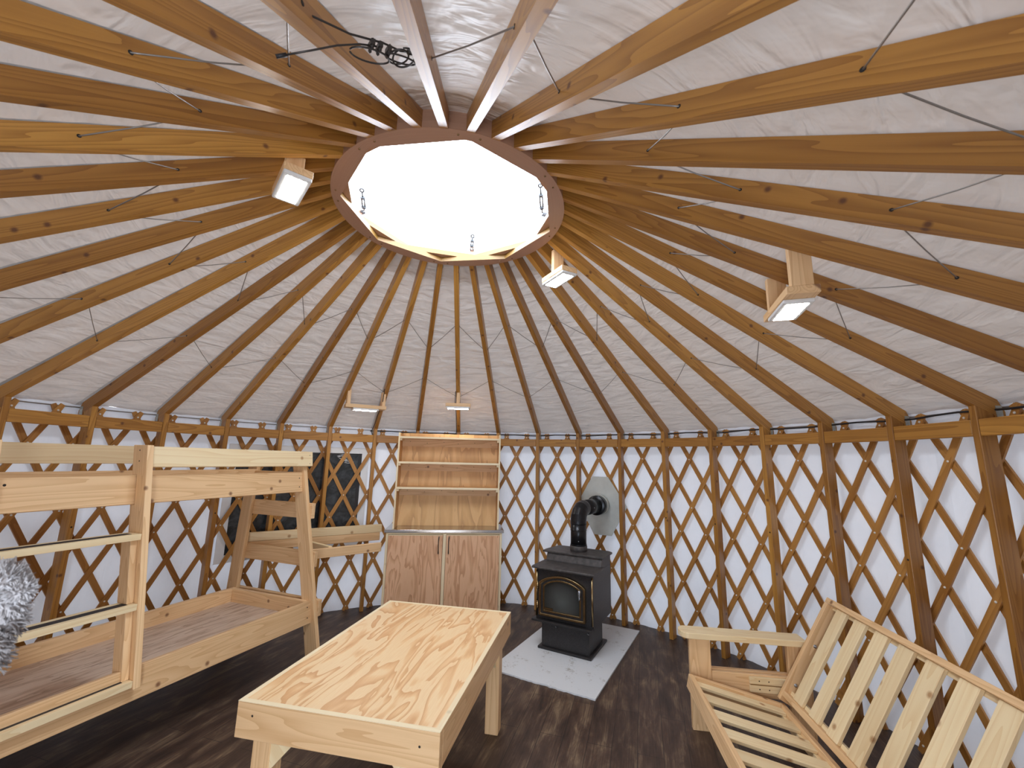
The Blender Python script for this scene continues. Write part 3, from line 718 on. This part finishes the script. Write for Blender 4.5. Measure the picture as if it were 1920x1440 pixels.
# ================================================================== BUNK BED
th = math.radians(23.5)
BA = V((-math.sin(th), -math.cos(th), 0)); BB = V((-math.cos(th), math.sin(th), 0)); BO = V((-1.219, 1.481, 0))
def BP(a, bb, z): return BO + BA * a + BB * bb + V((0, 0, z))
bunk = thing('bunk_bed', tuple(BP(1, .5, 0)), 'new timber bunk bed with slanted ladder standing against the left wall', 'bed')
LEN = 2.04
def bolt(mb, p, d, r=.007): mb.tube([p + d * .0012, p - d * .004], r, M['hole'], 10)
def bboard(mb, a0, a1, b0, z0, b1, z1, th_, m=None, tone=None):
    """board running along the bed; its face goes from (b0,z0) to (b1,z1), thickness inward"""
    m = m or M['fir']; h = BB * (b1 - b0) + V((0, 0, z1 - z0)); t = BA.cross(h).normalized()
    if t.dot(BB) < 0: t = -t
    mb.board(BP(a0, b0, z0), BA * (a1 - a0), h, t * th_, m, tone)
    return h, -t
for a0 in (-.038, LEN):
    b = MB(); b.prism([BP(a0, *q) for q in ((-.130, 0), (.010, 0), (.410, 1.672), (.268, 1.672))], BA * .038, M['fir'], long=(V((0, 0, 1)) + BB * .237))
    if a0 < 0: bolt(b, BP(0, -.045, .09), BA)
    b.build('front_leg', bunk, .003)
    b = MB(); b.prism([BP(a0, *q) for q in ((.988, 0), (1.125, 0), (.995, 1.82), (.872, 1.82))], BA * .038, M['fir'], long=(V((0, 0, 1)) - BB * .07)); b.build('back_leg', bunk, .003)
    s_ = -.076 if a0 < 0 else LEN + .038
    for (zz0, zz1, bf, bk) in ((.377, .512, -.035, 1.06), (.775, .908, .065, 1.03), (1.195, 1.333, .150, .99)):
        b = MB(); b.board(BP(s_, bf, zz0), BB * (bk - bf), V((0, 0, zz1 - zz0)), BA * .0378, M['fir']); b.build('end_rail', bunk, .003)
b = MB(); h, nn = bboard(b, 0, LEN, 0, .335, .025, .515, .038)
for z in (.385, .468): bolt(b, BP(.035, .025 * (z - .335) / .18, z), nn)
b.build('lower_front_rail', bunk, .003)
b = MB(); b.board(BP(0, .955, .335), BA * LEN, V((0, 0, .18)), BB * .036, M['fir']); b.build('lower_back_rail', bunk, .003)
for a0 in (0.0, LEN - .038):
    b = MB(); b.board(BP(a0, .062, .335), BB * .89, V((0, 0, .178)), BA * .038, M['fir']); b.build('lower_end_board', bunk, .003)
b = MB(); b.board(BP(.04, .046, .378), BA * (LEN - .08), BB * .908, V((0, 0, .018)), M['ply_deck']); b.build('lower_deck', bunk)
b = MB(); h, nn = bboard(b, 0, LEN, .254, 1.440, .281, 1.622, .038, tone=.55)
for z in (1.485, 1.565): bolt(b, BP(.035, .254 + .027 * (z - 1.44) / .18, z), nn)
bolt(b, BP(1.935, .276, 1.585), nn, .009); bolt(b, BP(1.955, .263, 1.50), nn, .009)
b.build('upper_front_rail', bunk, .003)
b = MB(); b.board(BP(0, .862, 1.452), BA * LEN, V((0, 0, .180)), BB * .036, M['fir'], .7); b.build('upper_back_rail', bunk, .003)
for a0 in (0.0, LEN - .038):
    b = MB(); b.board(BP(a0, .33, 1.45), BB * .53, V((0, 0, .17)), BA * .038, M['fir']); b.build('upper_end_board', bunk, .003)
b = MB(); b.board(BP(.04, .33, 1.485), BA * (LEN - .08), BB * .53, V((0, 0, .018)), M['ply_deck']); b.build('upper_deck', bunk)
b = MB(); h, nn = bboard(b, -.055, 1.309, .216, 1.677, .235, 1.813, .036, M['pine'], .75)
for z in (1.70, 1.778): bolt(b, BP(-.02, .216 + .019 * (z - 1.677) / .136, z), nn, .0055)
b.build('guard_rail', bunk, .003)
b = MB(); b.board(BP(0, .89, 1.684), BA * LEN, V((0, 0, .134)), BB * .036, M['pine'], .3); b.build('back_guard_rail', bunk, .003)
fz = lambda z: -.045 + .185 * (z - .415)
bz = lambda z: fz(z) + .148
lad = [(fz(.415), .415), (-.004 + .0, .415), (.024, .52), (bz(.52), .52), (bz(1.437), 1.437), (.249, 1.437), (.276, 1.625), (bz(1.625), 1.625), (bz(1.82), 1.82), (fz(1.82), 1.82)]
for a0 in (1.310, 2.000):
    b = MB(); b.prism([BP(a0, *q) for q in lad], BA * .038, M['fir'], .85, long=(V((0, 0, 1)) + BB * .185))
    for z in (1.715, 1.785): bolt(b, BP(a0 + .038, fz(z) + .08, z), BA, .0065)
    b.build('ladder_post', bunk, .003)
for zt in (1.268, .868, .462):
    b = MB(); b.board(BP(1.349, fz(zt) + .004, zt - .036), BA * .650, BB * .125, V((0, 0, .036)), M['pine'], .6)
    b.board(BP(1.385, fz(zt) + .034, zt - .0005), BA * .58, BB * .055, V((0, 0, .0016)), M['black']); b.build('ladder_rung', bunk, .002)
for (z0, z1) in ((.463, .831), (.869, 1.231)):
    for a0 in (1.349, 1.961):
        b = MB(); b.prism([BP(a0, *q) for q in ((fz(z0) + .042, z0), (fz(z0) + .135, z0), (fz(z1) + .135, z1), (fz(z1) + .042, z1))], BA * .038, M['fir'], long=(V((0, 0, 1)) + BB * .185))
        b.build('rung_block', bunk, .002)

# ================================================================== OPEN BED FRAME between bunk and cabinet
fr = thing('platform_frame', (-1.5, 2.2, .77), 'open timber bed frame without a deck, between the bunk bed and the tall cabinet', 'bed frame')
UP = V((0, 0, 1))
F0, F1 = V((-1.600, 1.750, 0)), V((-.845, 2.282, 0)); G0, G1 = V((-2.165, 1.995, 0)), V((-.955, 2.705, 0))
fd = (F1 - F0).normalized(); fn = V((-fd.y, fd.x, 0)); gd = (G1 - G0).normalized(); gn = V((-gd.y, gd.x, 0))
b = MB(); b.board(F0 + UP * .770, F1 - F0, UP * .090, fn * .038, M['fir'], .6); b.build('front_rail', fr, .003)
b = MB(); b.board(G0 + UP * .902, G1 - G0, UP * .088, -gn * .02 + gn * .058, M['pine'], .25); b.build('back_rail', fr, .003)
b = MB(); b.board(G0 + UP * .812 + gd * .01, (G1 - G0) * .98, UP * .088, gn * .036, M['fir'], .5); b.build('ledger', fr, .003)
b = MB(); q0 = V((-1.605, 2.325, 0)); q1 = V((-1.245, 2.030, 0)); q1 = F0 + fd * .42 + fn * .04; q0 = G0 + gd * .62 - gn * .001
d = (q1 - q0); b.board(q0 + UP * .785, d, UP * .085, d.cross(UP).normalized() * .038, M['pine'], .5); b.build('cross_slat', fr, .003)
b = MB(); b.board(F0 + fn * .04 + UP * .785, (G0 - F0) * .9, UP * .085, fd * .038, M['fir'], .4); b.build('end_slat', fr, .003)

# ================================================================== TALL CABINET (base + steel counter + hutch)
cw = V((math.cos(.061), math.sin(.061), 0)); cn = V((-math.sin(.061), math.cos(.061), 0)); CO = V((-.819, 2.279, 0))
def CP(w, d, z): return CO + cw * w + cn * d + V((0, 0, z))
def cb(mb, w0, w1, d0, d1, z0, z1, m, tone=None, g=None):
    dims = (abs(w1 - w0), abs(d1 - d0), abs(z1 - z0))
    A, B_, C_ = cw * (w1 - w0), cn * (d1 - d0), V((0, 0, z1 - z0))
    if g == 'z' or (g is None and dims[2] >= dims[0]): mb.board(CP(w0, d0, z0), C_, A, B_, m, tone)
    else: mb.board(CP(w0, d0, z0), A, C_, B_, m, tone)
cab = thing('base_cabinet', tuple(CP(.65, .2, 0)), 'wide plywood base cabinet with two doors against the far wall', 'cabinet')
b = MB(); cb(b, .018, .036, .012, .42, 0, .965, M['ply_back']); cb(b, 1.266, 1.284, .012, .42, 0, .965, M['ply_back']); cb(b, .036, 1.266, .40, .42, 0, .965, M['ply_back']); cb(b, .036, 1.266, .03, .40, .06, .08, M['ply_back'])
b.build('carcass', cab)
b = MB(); cb(b, .014, .040, -.004, .012, 0, .950, M['trim']); cb(b, 1.262, 1.287, -.004, .012, 0, .950, M['trim']); cb(b, .634, .667, -.004, .012, .07, .950, M['trim'])
cb(b, .014, 1.287, -.004, .012, .950, .966, M['trim']); cb(b, .040, 1.262, -.004, .012, 0, .07, M['trim']); b.build('face_frame', cab, .0015)
for (x0, x1, hx) in ((.043, .631, .590), (.670, 1.259, .700)):
    dr = None
    b = MB(); cb(b, x0, x1, -.014, .004, .073, .938, M['ply_door']); dr = b.build('door', cab, .0015)
    b = MB(); cb(b, x0, x1, -.0145, .003, .938, .945, M['trim'], g='x'); b.build('edge_strip', dr)
    b = MB(); b.tube([CP(hx, -.014, .928), CP(hx, -.040, .918), CP(hx - .003, -.044, .88), CP(hx - .001, -.044, .80), CP(hx, -.040, .757), CP(hx, -.014, .747)], [.0045, .006, .0045, .0045, .006, .0045], M['iron'], 8)
    b.build('door_handle', dr)
ct = thing('counter_top', tuple(CP(.65, .2, .966)), 'stainless steel counter on the plywood base cabinet', 'counter')
b = MB(); cb(b, -.006, 1.306, -.018, .44, .9665, 1.0, M['steel']); b.build('steel_sheet', ct, .004, 2)
hu = thing('shelf_hutch', tuple(CP(.65, .15, 1.0)), 'tall open plywood shelf unit standing on the steel counter', 'shelf')
for w0 in (.070, 1.232):
    b = MB(); cb(b, w0 + .002, w0 + .016, .054, .285, 1.0005, 2.062, M['ply_back']); o = b.build('side_panel', hu)
    b = MB(); cb(b, w0, w0 + .018, .045, .054, 1.0005, 2.065, M['trim']); b.build('edge_trim', o)
b = MB(); cb(b, .088, 1.231, .272, .282, 1.0005, 2.07, M['ply_back'], g='z'); b.build('back_panel', hu)
for (zt, s_) in ((2.020, .20), (1.734, .20), (1.451, .20)):
    b = MB(); cb(b, .0885, 1.2315, .050, .271, zt - .018, zt, M['ply_back']); o = b.build('shelf', hu)
    b = MB(); cb(b, .080, 1.240, .042, .050, zt - .021, zt + .001, M['trim']); b.build('edge_trim', o)
    b = MB(); cb(b, .0885, 1.2315, .252, .271, zt - .105, zt - .019, M['fir'], .35)
    for k in range(6): p = CP(.18 + .19 * k + .01 * (k % 3), .252, zt - .05 - .015 * (k % 2)); b.tube([p - cn * .001, p + cn * .003], .004, M['hole'], 8)
    b.build('back_cleat', o)
    b = MB(); cb(b, .0885, .110, .054, .25, zt - .045, zt - .019, M['trim'], g='x'); cb(b, 1.210, 1.2315, .054, .25, zt - .045, zt - .019, M['trim'], g='x'); b.build('side_cleat', o)

# ================================================================== WOOD STOVE
so = V((1.269, 1.514, 0)); ss = V((.5265, .8502, 0)); sw = V((-.8502, .5265, 0)); HZ = .012
def SP(w, s, z): return so + sw * w + ss * s + V((0, 0, z))
def sb(mb, w0, w1, s0, s1, z0, z1, m): mb.board(SP(w0, s0, z0), sw * (w1 - w0), ss * (s1 - s0), V((0, 0, z1 - z0)), m)
hb = MB()
HN = V((1.155, .913, 0)); hs = V((.525, .851, 0)); hw = V((-.856, .517, 0)).normalized()
npt = 40
rr = random.Random(11)
edge = [HN + hw * (.93 * k / npt) + hs * (rr.uniform(-.006, .006) if 0 < k < npt else 0) for k in range(npt + 1)]
hb.prism([q + V((0, 0, .0005)) for q in edge] + [HN + hw * .93 + hs * 1.52 + V((0, 0, .0005)), HN + hs * 1.53 + V((0, 0, .0005))], (0, 0, HZ - .0005), M['board'])
o = hb.build('hearth_board'); tag(o, 'worn pale grey cement board on the floor under the stove', 'board')
st = thing('wood_stove', tuple(SP(.27, .3, HZ)), 'black steel wood stove with a brass-framed glass door on a pedestal', 'stove')
b = MB(); b.prism([SP(*q, HZ + .0005) for q in ((0, 0), (.534, 0), (.534, .50), (0, .50))], (0, 0, .022), M['iron']); b.build('base_plate', st, .006, 2)
b = MB(); sb(b, .030, .504, .030, .44, HZ + .022, .262, M['iron']); b.build('pedestal', st, .003)
b = MB(); sb(b, -.022, .556, .012, .585, .262, .735, M['iron']); b.prism([SP(-.022, *q) for q in ((.25, .735), (.585, .735), (.585, .832), (.30, .832))], sw * .578, M['iron']); b.build('firebox', st, .003)
b = MB(); sb(b, -.020, .580, -.045, .045, .262, .280, M['iron']); b.build('ash_lip', st, .004, 2)
b = MB(); b.prism([SP(-.047, *q) for q in ((-.035, .735), (-.035, .752), (-.02, .757), (.292, .757), (.292, .739), (-.02, .735))], sw * .637, M['irontop'])
b.prism([SP(-.024, *q) for q in ((.262, .757), (.292, .757), (.312, .832), (.292, .832))], sw * .590, M['irontop']); b.build('lower_top', st, .003)
b = MB(); b.prism([SP(*q, .832) for q in ((-.047, .27), (.61, .27), (.61, .36), (.56, .62), (.0, .62), (-.047, .58))], (0, 0, .018), M['irontop']); b.build('upper_top', st, .003)
# arched door: outline in (w,z)
def arch(w0, w1, z0, zs, zt, n=16):
    pts = [(w0, z0), (w0, zs)]
    for k in range(1, n):
        t = k / n; pts.append((w0 + (w1 - w0) * t, zs + (zt - zs) * (1 - (2 * t - 1) ** 2) ** .85))
    return pts + [(w1, zs), (w1, z0)]
def framering(mb, o1, o2, s0, s1, m):
    n = len(o1); vs = []; fs = []
    for (o_, s_) in ((o1, s0), (o2, s0), (o2, s1), (o1, s1)): vs += [SP(q[0], s_, q[1]) for q in o_]
    for k in range(n):
        q = (k + 1) % n
        for j in range(4): fs.append((j * n + k, j * n + q, ((j + 1) % 4) * n + q, ((j + 1) % 4) * n + k))
    mb.add(vs, fs, vs, m)
O1 = arch(.045, .512, .318, .612, .690); O2 = arch(.066, .490, .338, .600, .672); O3 = arch(.085, .470, .356, .590, .655); O4 = arch(.101, .455, .370, .583, .642)
b = MB(); framering(b, O1, O2, -.030, .012, M['brass']); o = b.build('door', st, .003)
b = MB(); framering(b, O2, O3, -.020, .010, M['iron']); b.build('door_panel', o)
b = MB(); framering(b, O3, O4, -.027, .006, M['brass']); b.build('inner_frame', o, .002)
b = MB(); vs = [SP(q[0], -.010, q[1]) for q in O3]; vs2 = [SP(q[0], -.004, q[1]) for q in O3]; n = len(vs)
b.add(vs + vs2, [tuple(range(n)), tuple(reversed(range(n, 2 * n)))], vs + vs2, M['glass']); b.build('door_glass', o)
b = MB(); b.board(SP(.452, -.0275, .374), -sw * .085, V((0, 0, .020)), ss * .012, M['brass']); b.build('name_plate', o)
for z in (.40, .575):
    b = MB(); b.tube([SP(.530, -.018, z - .028), SP(.530, -.018, z + .028)], .010, M['brass'], 10); b.tube([SP(.530, -.018, z + .028), SP(.530, -.018, z + .040)], [.011, .004], M['brass'], 10); b.build('hinge', o)
b = MB(); c = SP(.092, -.045, .590)
b.tube([SP(.092, -.02, .590), c], .009, M['chrome'], 10)
pts = [c + V((0, 0, z)) for z in (.012, .0, -.02, -.045, -.075)]; b.tube(pts, [.013, .016, .012, .010, .006], M['chrome'], 12)
for k in range(5): b.tube([c + V((0, 0, -.005 - .012 * k)) + (ss * math.cos(t) + sw * math.sin(t)) * (.0155 - .0015 * k) for t in [j * math.pi / 6 for j in range(13)]], .002, M['chrome'], 6)
b.build('door_handle', o)
for w_ in (-.013, .548):
    b = MB(); b.tube([SP(w_, .006, .300), SP(w_, .006, .715)], .009, M['brass'], 10); b.build('corner_trim', st)
for w_ in (.345, .032):
    b = MB(); b.tube([SP(w_, .028, .215), SP(w_ - .01, -.03, .245)], .004, M['chrome'], 8); b.build('draft_pin', st)
# ---- flue
fl = thing('stove_pipe', tuple(SP(.277, .45, .852)), 'black double-wall stove pipe bending from the stove top into the wall', 'pipe')
pc = SP(.277, .452, 0); hd = V((1.672, 2.612, 0)) - pc; hd.normalize(); pr = .083; zc = 1.272
b = MB(); b.tube([pc + UP * .850, pc + UP * .905], .090, M['irontop'], 32); b.build('collar', fl, .003)
b = MB(); b.tube([pc + UP * .905, pc + UP * (zc - .14)], pr, M['pipe'], 32); b.build('upright_section', fl)
b = MB(); pts = []; rb = .125
for k in range(0, 5):
    t = k / 4 * math.pi / 2; pts.append(pc + hd * rb * (1 - math.cos(t)) + UP * (zc - rb + rb * math.sin(t)))
pts = [pc + UP * (zc - .141)] + pts + [pts[-1] + hd * .02]
b.tube(pts, pr + .002, M['pipe'], 32, smooth=False); b.build('elbow', fl)
b = MB(); wl_ = (V((1.672, 2.612, 0)) - pc).length
b.tube([pc + hd * (rb + .02) + UP * zc, pc + hd * (wl_ - .19) + UP * zc], pr, M['pipe'], 32)
b.build('horizontal_section', fl)
b = MB(); b.tube([pc + hd * (wl_ - .19) + UP * zc, pc + hd * (wl_ - .10) + UP * zc], .112, M['pipe'], 32); b.build('wall_collar', fl, .004)
b = MB(); b.tube([pc + hd * (wl_ - .10) + UP * zc, pc + hd * (wl_ - .048) + UP * zc], .118, M['silver'], 32); b.build('thimble', fl)
b = MB()
for z in (.915, 1.06, zc - .145):
    b.tube([pc + UP * (z - .003), pc + UP * (z + .003)], pr + .0035, M['pipe'], 32)
b.build('seam_band', fl)
b = MB(); tc = V((.31, -2.58, 0)) - pc; tc.z = 0; tc.normalize()
for z in (.88, .955, 1.075): b.tube([pc + tc * (pr - .002) + UP * z, pc + tc * (pr + .006) + UP * z], .005, M['chrome'], 8)
b.tube([pc + hd * .25 - hd.cross(UP) * (-pr - .004) + UP * (zc - .0), pc + hd * .25 - hd.cross(UP) * (-pr + .004) + UP * zc], .005, M['chrome'], 8)
b.build('screw', fl)
a_ = math.atan2(2.612, 1.672); prd = V((math.cos(a_), math.sin(a_), 0)); ptn = V((math.sin(a_), -math.cos(a_), 0)); pc0 = prd * 3.080
b = MB(); b.prism([pc0 + ptn * q[0] + UP * q[1] for q in ((-.105, 1.60), (.092, 1.60), (.318, 1.262), (.125, .920), (-.088, .920), (-.275, 1.24), (-.270, 1.32))], prd * .008, M['silver'])
o = b.build('flue_plate', None, .0015); tag(o, 'pale grey hexagonal metal plate around the pipe where it enters the wall', 'plate')

# ================================================================== COFFEE TABLE
TN = V((-.770, -.453, 0)); tw = V((.9686, -.2487, 0)); tl = V((.2487, .9686, 0)); TW, TL, TZ = .944, 1.396, .70
def TP(w, l, z): return TN + tw * w + tl * l + V((0, 0, z))
ta = thing('coffee_table', tuple(TP(TW / 2, TL / 2, 0)), 'rectangular plywood-topped timber table in the middle of the floor', 'table')
b = MB(); b.board(TP(.022, .022, TZ), tl * (TL - .044), tw * (TW - .044), (0, 0, .001), M['ply_top']); b.board(TP(.039, .039, TZ - .019), tl * (TL - .078), tw * (TW - .078), (0, 0, .018), M['ply_top']); b.build('table_top', ta)
AH = .142
def apron(w0, l0, w1, l1, nm):
    b = MB(); A = TP(w0, l0, TZ - AH); d = TP(w1, l1, TZ - AH) - A
    nrm = V((-d.y, d.x, 0)).normalized(); c = TP(TW / 2, TL / 2, TZ - AH)
    if nrm.dot(c - A) < 0: nrm = -nrm
    b.board(A, d, UP * AH, nrm * .038, M['fir'], .35)
    return b, nrm
b, q = apron(0, 0, TW, 0, ''); 
for (x, z) in ((.08, TZ - .05), (.86, TZ - .06)): bolt(b, TP(x, 0, z), -tl, .006)
b.build('apron', ta, .002)
b, q = apron(0, TL, TW, TL, ''); b.build('apron', ta, .002)
b, q = apron(0, .038, 0, TL - .038, ''); b.build('apron', ta, .002)
b, q = apron(TW, .038, TW, TL - .038, ''); b.build('apron', ta, .002)
b = MB()
for (p, d, nn) in ((TP(0, 0, TZ - .0005), tw * TW, tl), (TP(0, TL - .024, TZ - .0005), tw * TW, tl), (TP(0, .024, TZ - .0005), tl * (TL - .048), tw), (TP(TW - .024, .024, TZ - .0005), tl * (TL - .048), tw)):
    b.board(p, d, nn * .024, UP * .0025, M['trim'])
b.build('border_strip', ta)
LW = .089
for (w0, l0, sx_, sy_) in ((.040, .070, 1, 1), (TW - .040 - LW, .070, -1, 1), (.040, TL - .075 - LW, 1, -1), (TW - .040 - LW, TL - .075 - LW, -1, -1)):
    b = MB(); b.board(TP(w0, l0, 0), UP * (TZ - .02), tw * LW, tl * LW, M['fir'], .5); o = b.build('leg', ta, .003)
    wi = w0 + (LW if sx_ > 0 else 0); lc = l0 + LW / 2 - .019
    b = MB(); b.prism([TP(wi, lc - .02, TZ - .03), TP(wi + sx_ * .20, lc - .02, TZ - .03), TP(wi + sx_ * .14, lc - .02, TZ - .15), TP(wi, lc - .02, TZ - .30)], tl * .022, M['pine'], long=tw * sx_ - UP); b.build('brace', o)
    li = l0 + (LW if sy_ > 0 else 0); wc = w0 + LW / 2
    b = MB(); b.prism([TP(wc, li, TZ - .03), TP(wc, li + sy_ * .20, TZ - .03), TP(wc, li + sy_ * .14, TZ - .15), TP(wc, li, TZ - .30)], tw * .022, M['pine'], long=tl * sy_ - UP); b.build('brace', o)

# ================================================================== SLATTED COUCH
cu = V((math.cos(math.radians(-11)), math.sin(math.radians(-11)), 0)); cv = V((math.sin(math.radians(-11)), -math.cos(math.radians(-11)), 0)); FO = V((1.705, .515, 0))
def QP(u, v, z): return FO + cu * u + cv * v + V((0, 0, z))
co = thing('futon_couch', tuple(QP(.4, .9, 0)), 'bare slatted timber couch frame without cushions at the right', 'couch')
CL = 1.78
sd = (cu * .60 - UP * .132).normalized(); sn = sd.cross(cv); sn = sn if sn.z > 0 else -sn      # seat direction (down toward the back) and its normal
S0 = QP(0, 0, .37)
def seatb(mb, u0, u1, v0, v1, h0, h1, m, tone=None, along='v'):
    p = S0 + sd * u0 + cv * v0 + sn * h0; A, B_, C_ = sd * (u1 - u0), cv * (v1 - v0), sn * (h1 - h0)
    if along == 'v': mb.board(p, B_, A, C_, m, tone)
    else: mb.board(p, A, B_, C_, m, tone)
b = MB(); seatb(b, 0, .034, 0, CL, -.085, 0, M['fir'], .6); b.build('seat_front_rail', co, .003)
b = MB(); seatb(b, .575, .609, 0, CL, -.085, 0, M['fir'], .6); b.build('seat_back_rail', co, .003)
for v0 in (0, CL - .034):
    b = MB(); seatb(b, .035, .574, v0, v0 + .034, -.085, 0, M['fir'], .5, 'u'); b.build('seat_side_rail', co, .003)
k = 0
while .012 + .1750 * k + .1 < CL - .03:
    v0 = max(.036, .010 + .175 * k) if k == 0 else .008 + .1755 * k
    b = MB(); seatb(b, .0345, .5745, v0, .010 + .175 * k + .095, -.036, -.018, M['pine'], None, 'u'); b.build('seat_slat', co, .002); k += 1
for uu in (.0345, .5525):
    b = MB(); seatb(b, uu, uu + .022, .035, CL - .035, -.070, -.037, M['pine']); b.build('slat_cleat', co)
bd = (cu * .349 + UP * .608).normalized(); bn = bd.cross(cv); bn = bn if bn.x < 0 else -bn   # back direction and the normal facing the room
K0 = QP(.567, 0, .304)
def backb(mb, t0, t1, v0, v1, h0, h1, m, tone=None, along='v'):
    p = K0 + bd * t0 + cv * v0 + bn * h0; A, B_, C_ = bd * (t1 - t0), cv * (v1 - v0), bn * (h1 - h0)
    if along == 'v': mb.board(p, B_, A, C_, m, tone)
    else: mb.board(p, A, B_, C_, m, tone)
bk = (.0, .701)
b = MB(); backb(b, .667, .701, 0, CL, -.085, 0, M['fir'], .6); b.build('back_top_rail', co, .003)
b = MB(); backb(b, .0, .034, 0.036, CL, -.085, 0, M['fir'], .6); b.build('back_bottom_rail', co, .003)
for v0 in (0, CL - .034):
    b = MB(); backb(b, -.03 if v0 == 0 else .035, .666, v0, v0 + .034, -.085, 0, M['fir'], .45, 'u')
    if v0 == 0:
        for t in (.10, .38): 
            p = K0 + bd * t + cv * .034 + bn * -.045; b.tube([p, p + cv * .014], .005, M['chrome'], 8); b.tube([p, p + cv * .006], .011, M['chrome'], 10)
    b.build('back_side_rail', co, .003)
k = 0
while .106 + .1765 * k + .1 < CL - .04:
    v0 = .106 + .1765 * k
    b = MB(); backb(b, .0345, .6665, v0, v0 + .098, -.040, -.020, M['pine'], None, 'u'); b.build('back_slat', co, .002); k += 1
for t in (.0345, .6445):
    b = MB(); backb(b, t, t + .022, .035, CL - .035, -.075, -.041, M['pine']); b.build('slat_cleat', co)
for (vi, sg) in ((-.02, -1), (CL + .02, 1)):
    # armrest with a rounded front
    b = MB(); z0, z1 = .577, .615; y0 = vi; y1 = vi + sg * .145
    pts = []
    for kk in range(9):
        t = math.pi * kk / 8; pts.append(QP(.035 - .055 * math.sin(t), (y0 + y1) / 2 - (y0 - y1) / 2 * -math.cos(t) * -1, z0))
    pts = [QP(.78, y0, z0)] + [QP(.02 - .055 * math.sin(math.pi * kk / 10), (y0 + y1) / 2 + (y0 - y1) / 2 * math.cos(math.pi * kk / 10), z0) for kk in range(11)] + [QP(.78, y1, z0)]
    b.prism(pts, UP * (z1 - z0), M['pine'], .35, long=cu); b.build('armrest', co, .004, 2)
    for (u0, nm) in ((.025, 0), (.66, 1)):
        b = MB(); b.board(QP(u0, vi + sg * .030, 0), UP * .5765, cu * .140, cv * sg * .038, M['fir'], .55); b.build('arm_post', co, .003)
    b = MB(); b.board(QP(.166, vi + sg * .0305, .235), cu * .493, UP * .140, cv * sg * .036, M['fir'], .55)
    b.build('arm_rail', co, .003)
    b = MB(); b.board(QP(.166, vi + sg * .068, .26), cu * .60, UP * .12, cv * sg * .034, M['fir'], .7)
    b.build('outer_arm_rail', co, .003)
    if sg < 0:
        b = MB()
        for zz in (.275, .325):
            b.board(QP(.40, vi - .010, zz), cu * .24, UP * .042, cv * -.020, M['pine'], .3)
            for uu in (.46, .52): bolt(b, QP(uu, vi - .010, zz + .021), cv, .005)
        b.build('guide_block', co, .002)

# ================================================================== FUR TUFT at the left edge
root = MB(); rf = random.Random(5)
fc = V((-.380, -1.903, 1.560)); n_st = 3200
cam_r = V((.998, -.051, .021)); cam_u = V((-.030, -.179, .983)); cam_f = V((.046, .983, .180))
LOBES = [(0, .020, 0, .026), (.026, .012, 0, .017), (-.03, .012, .01, .036), (.006, -.006, 0, .024), (-.02, -.040, .01, .032), (-.012, -.060, -.01, .026), (-.035, -.085, 0, .034)]
for k in range(n_st):
    # lobes: (right, up, forward, radius)
    L_ = rf.choice(LOBES)
    t = rf.uniform(0, 2 * math.pi); z = rf.uniform(-1, 1); q = math.sqrt(1 - z * z)
    d = cam_r * (q * math.cos(t)) + cam_u * z + cam_f * (q * math.sin(t))
    c = fc + cam_r * L_[0] + cam_u * L_[1] + cam_f * L_[2]
    p = c + d * L_[3] * .6; ln = L_[3] * rf.uniform(.35, .65)
    sw1 = V((rf.uniform(-1, 1), rf.uniform(-1, 1), rf.uniform(-1, 1))) * .7 - cam_u * (.55 if L_[1] < 0 else -.1)
    pts = [p]; dd = d.copy()
    for j in range(3): dd = (dd + sw1 * .35).normalized(); pts.append(pts[-1] + dd * ln / 3)
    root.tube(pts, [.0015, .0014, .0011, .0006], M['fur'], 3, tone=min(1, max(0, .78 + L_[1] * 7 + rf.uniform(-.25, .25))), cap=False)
# soft core under the strands
for L_ in [(q[0], q[1], q[2], q[3] * .78) for q in LOBES]:
    c = fc + cam_r * L_[0] + cam_u * L_[1] + cam_f * L_[2]
    root.tube([c + cam_u * L_[3] * math.cos(math.pi * j / 8) for j in range(9)], [max(.001, L_[3] * math.sin(math.pi * j / 8)) for j in range(9)], M['fur'], 12, tone=.6)
o = root.build('fur_tuft', kind='stuff')
tag(o, 'blurred tuft of pale grey fur close to the camera at the left edge', 'fur')
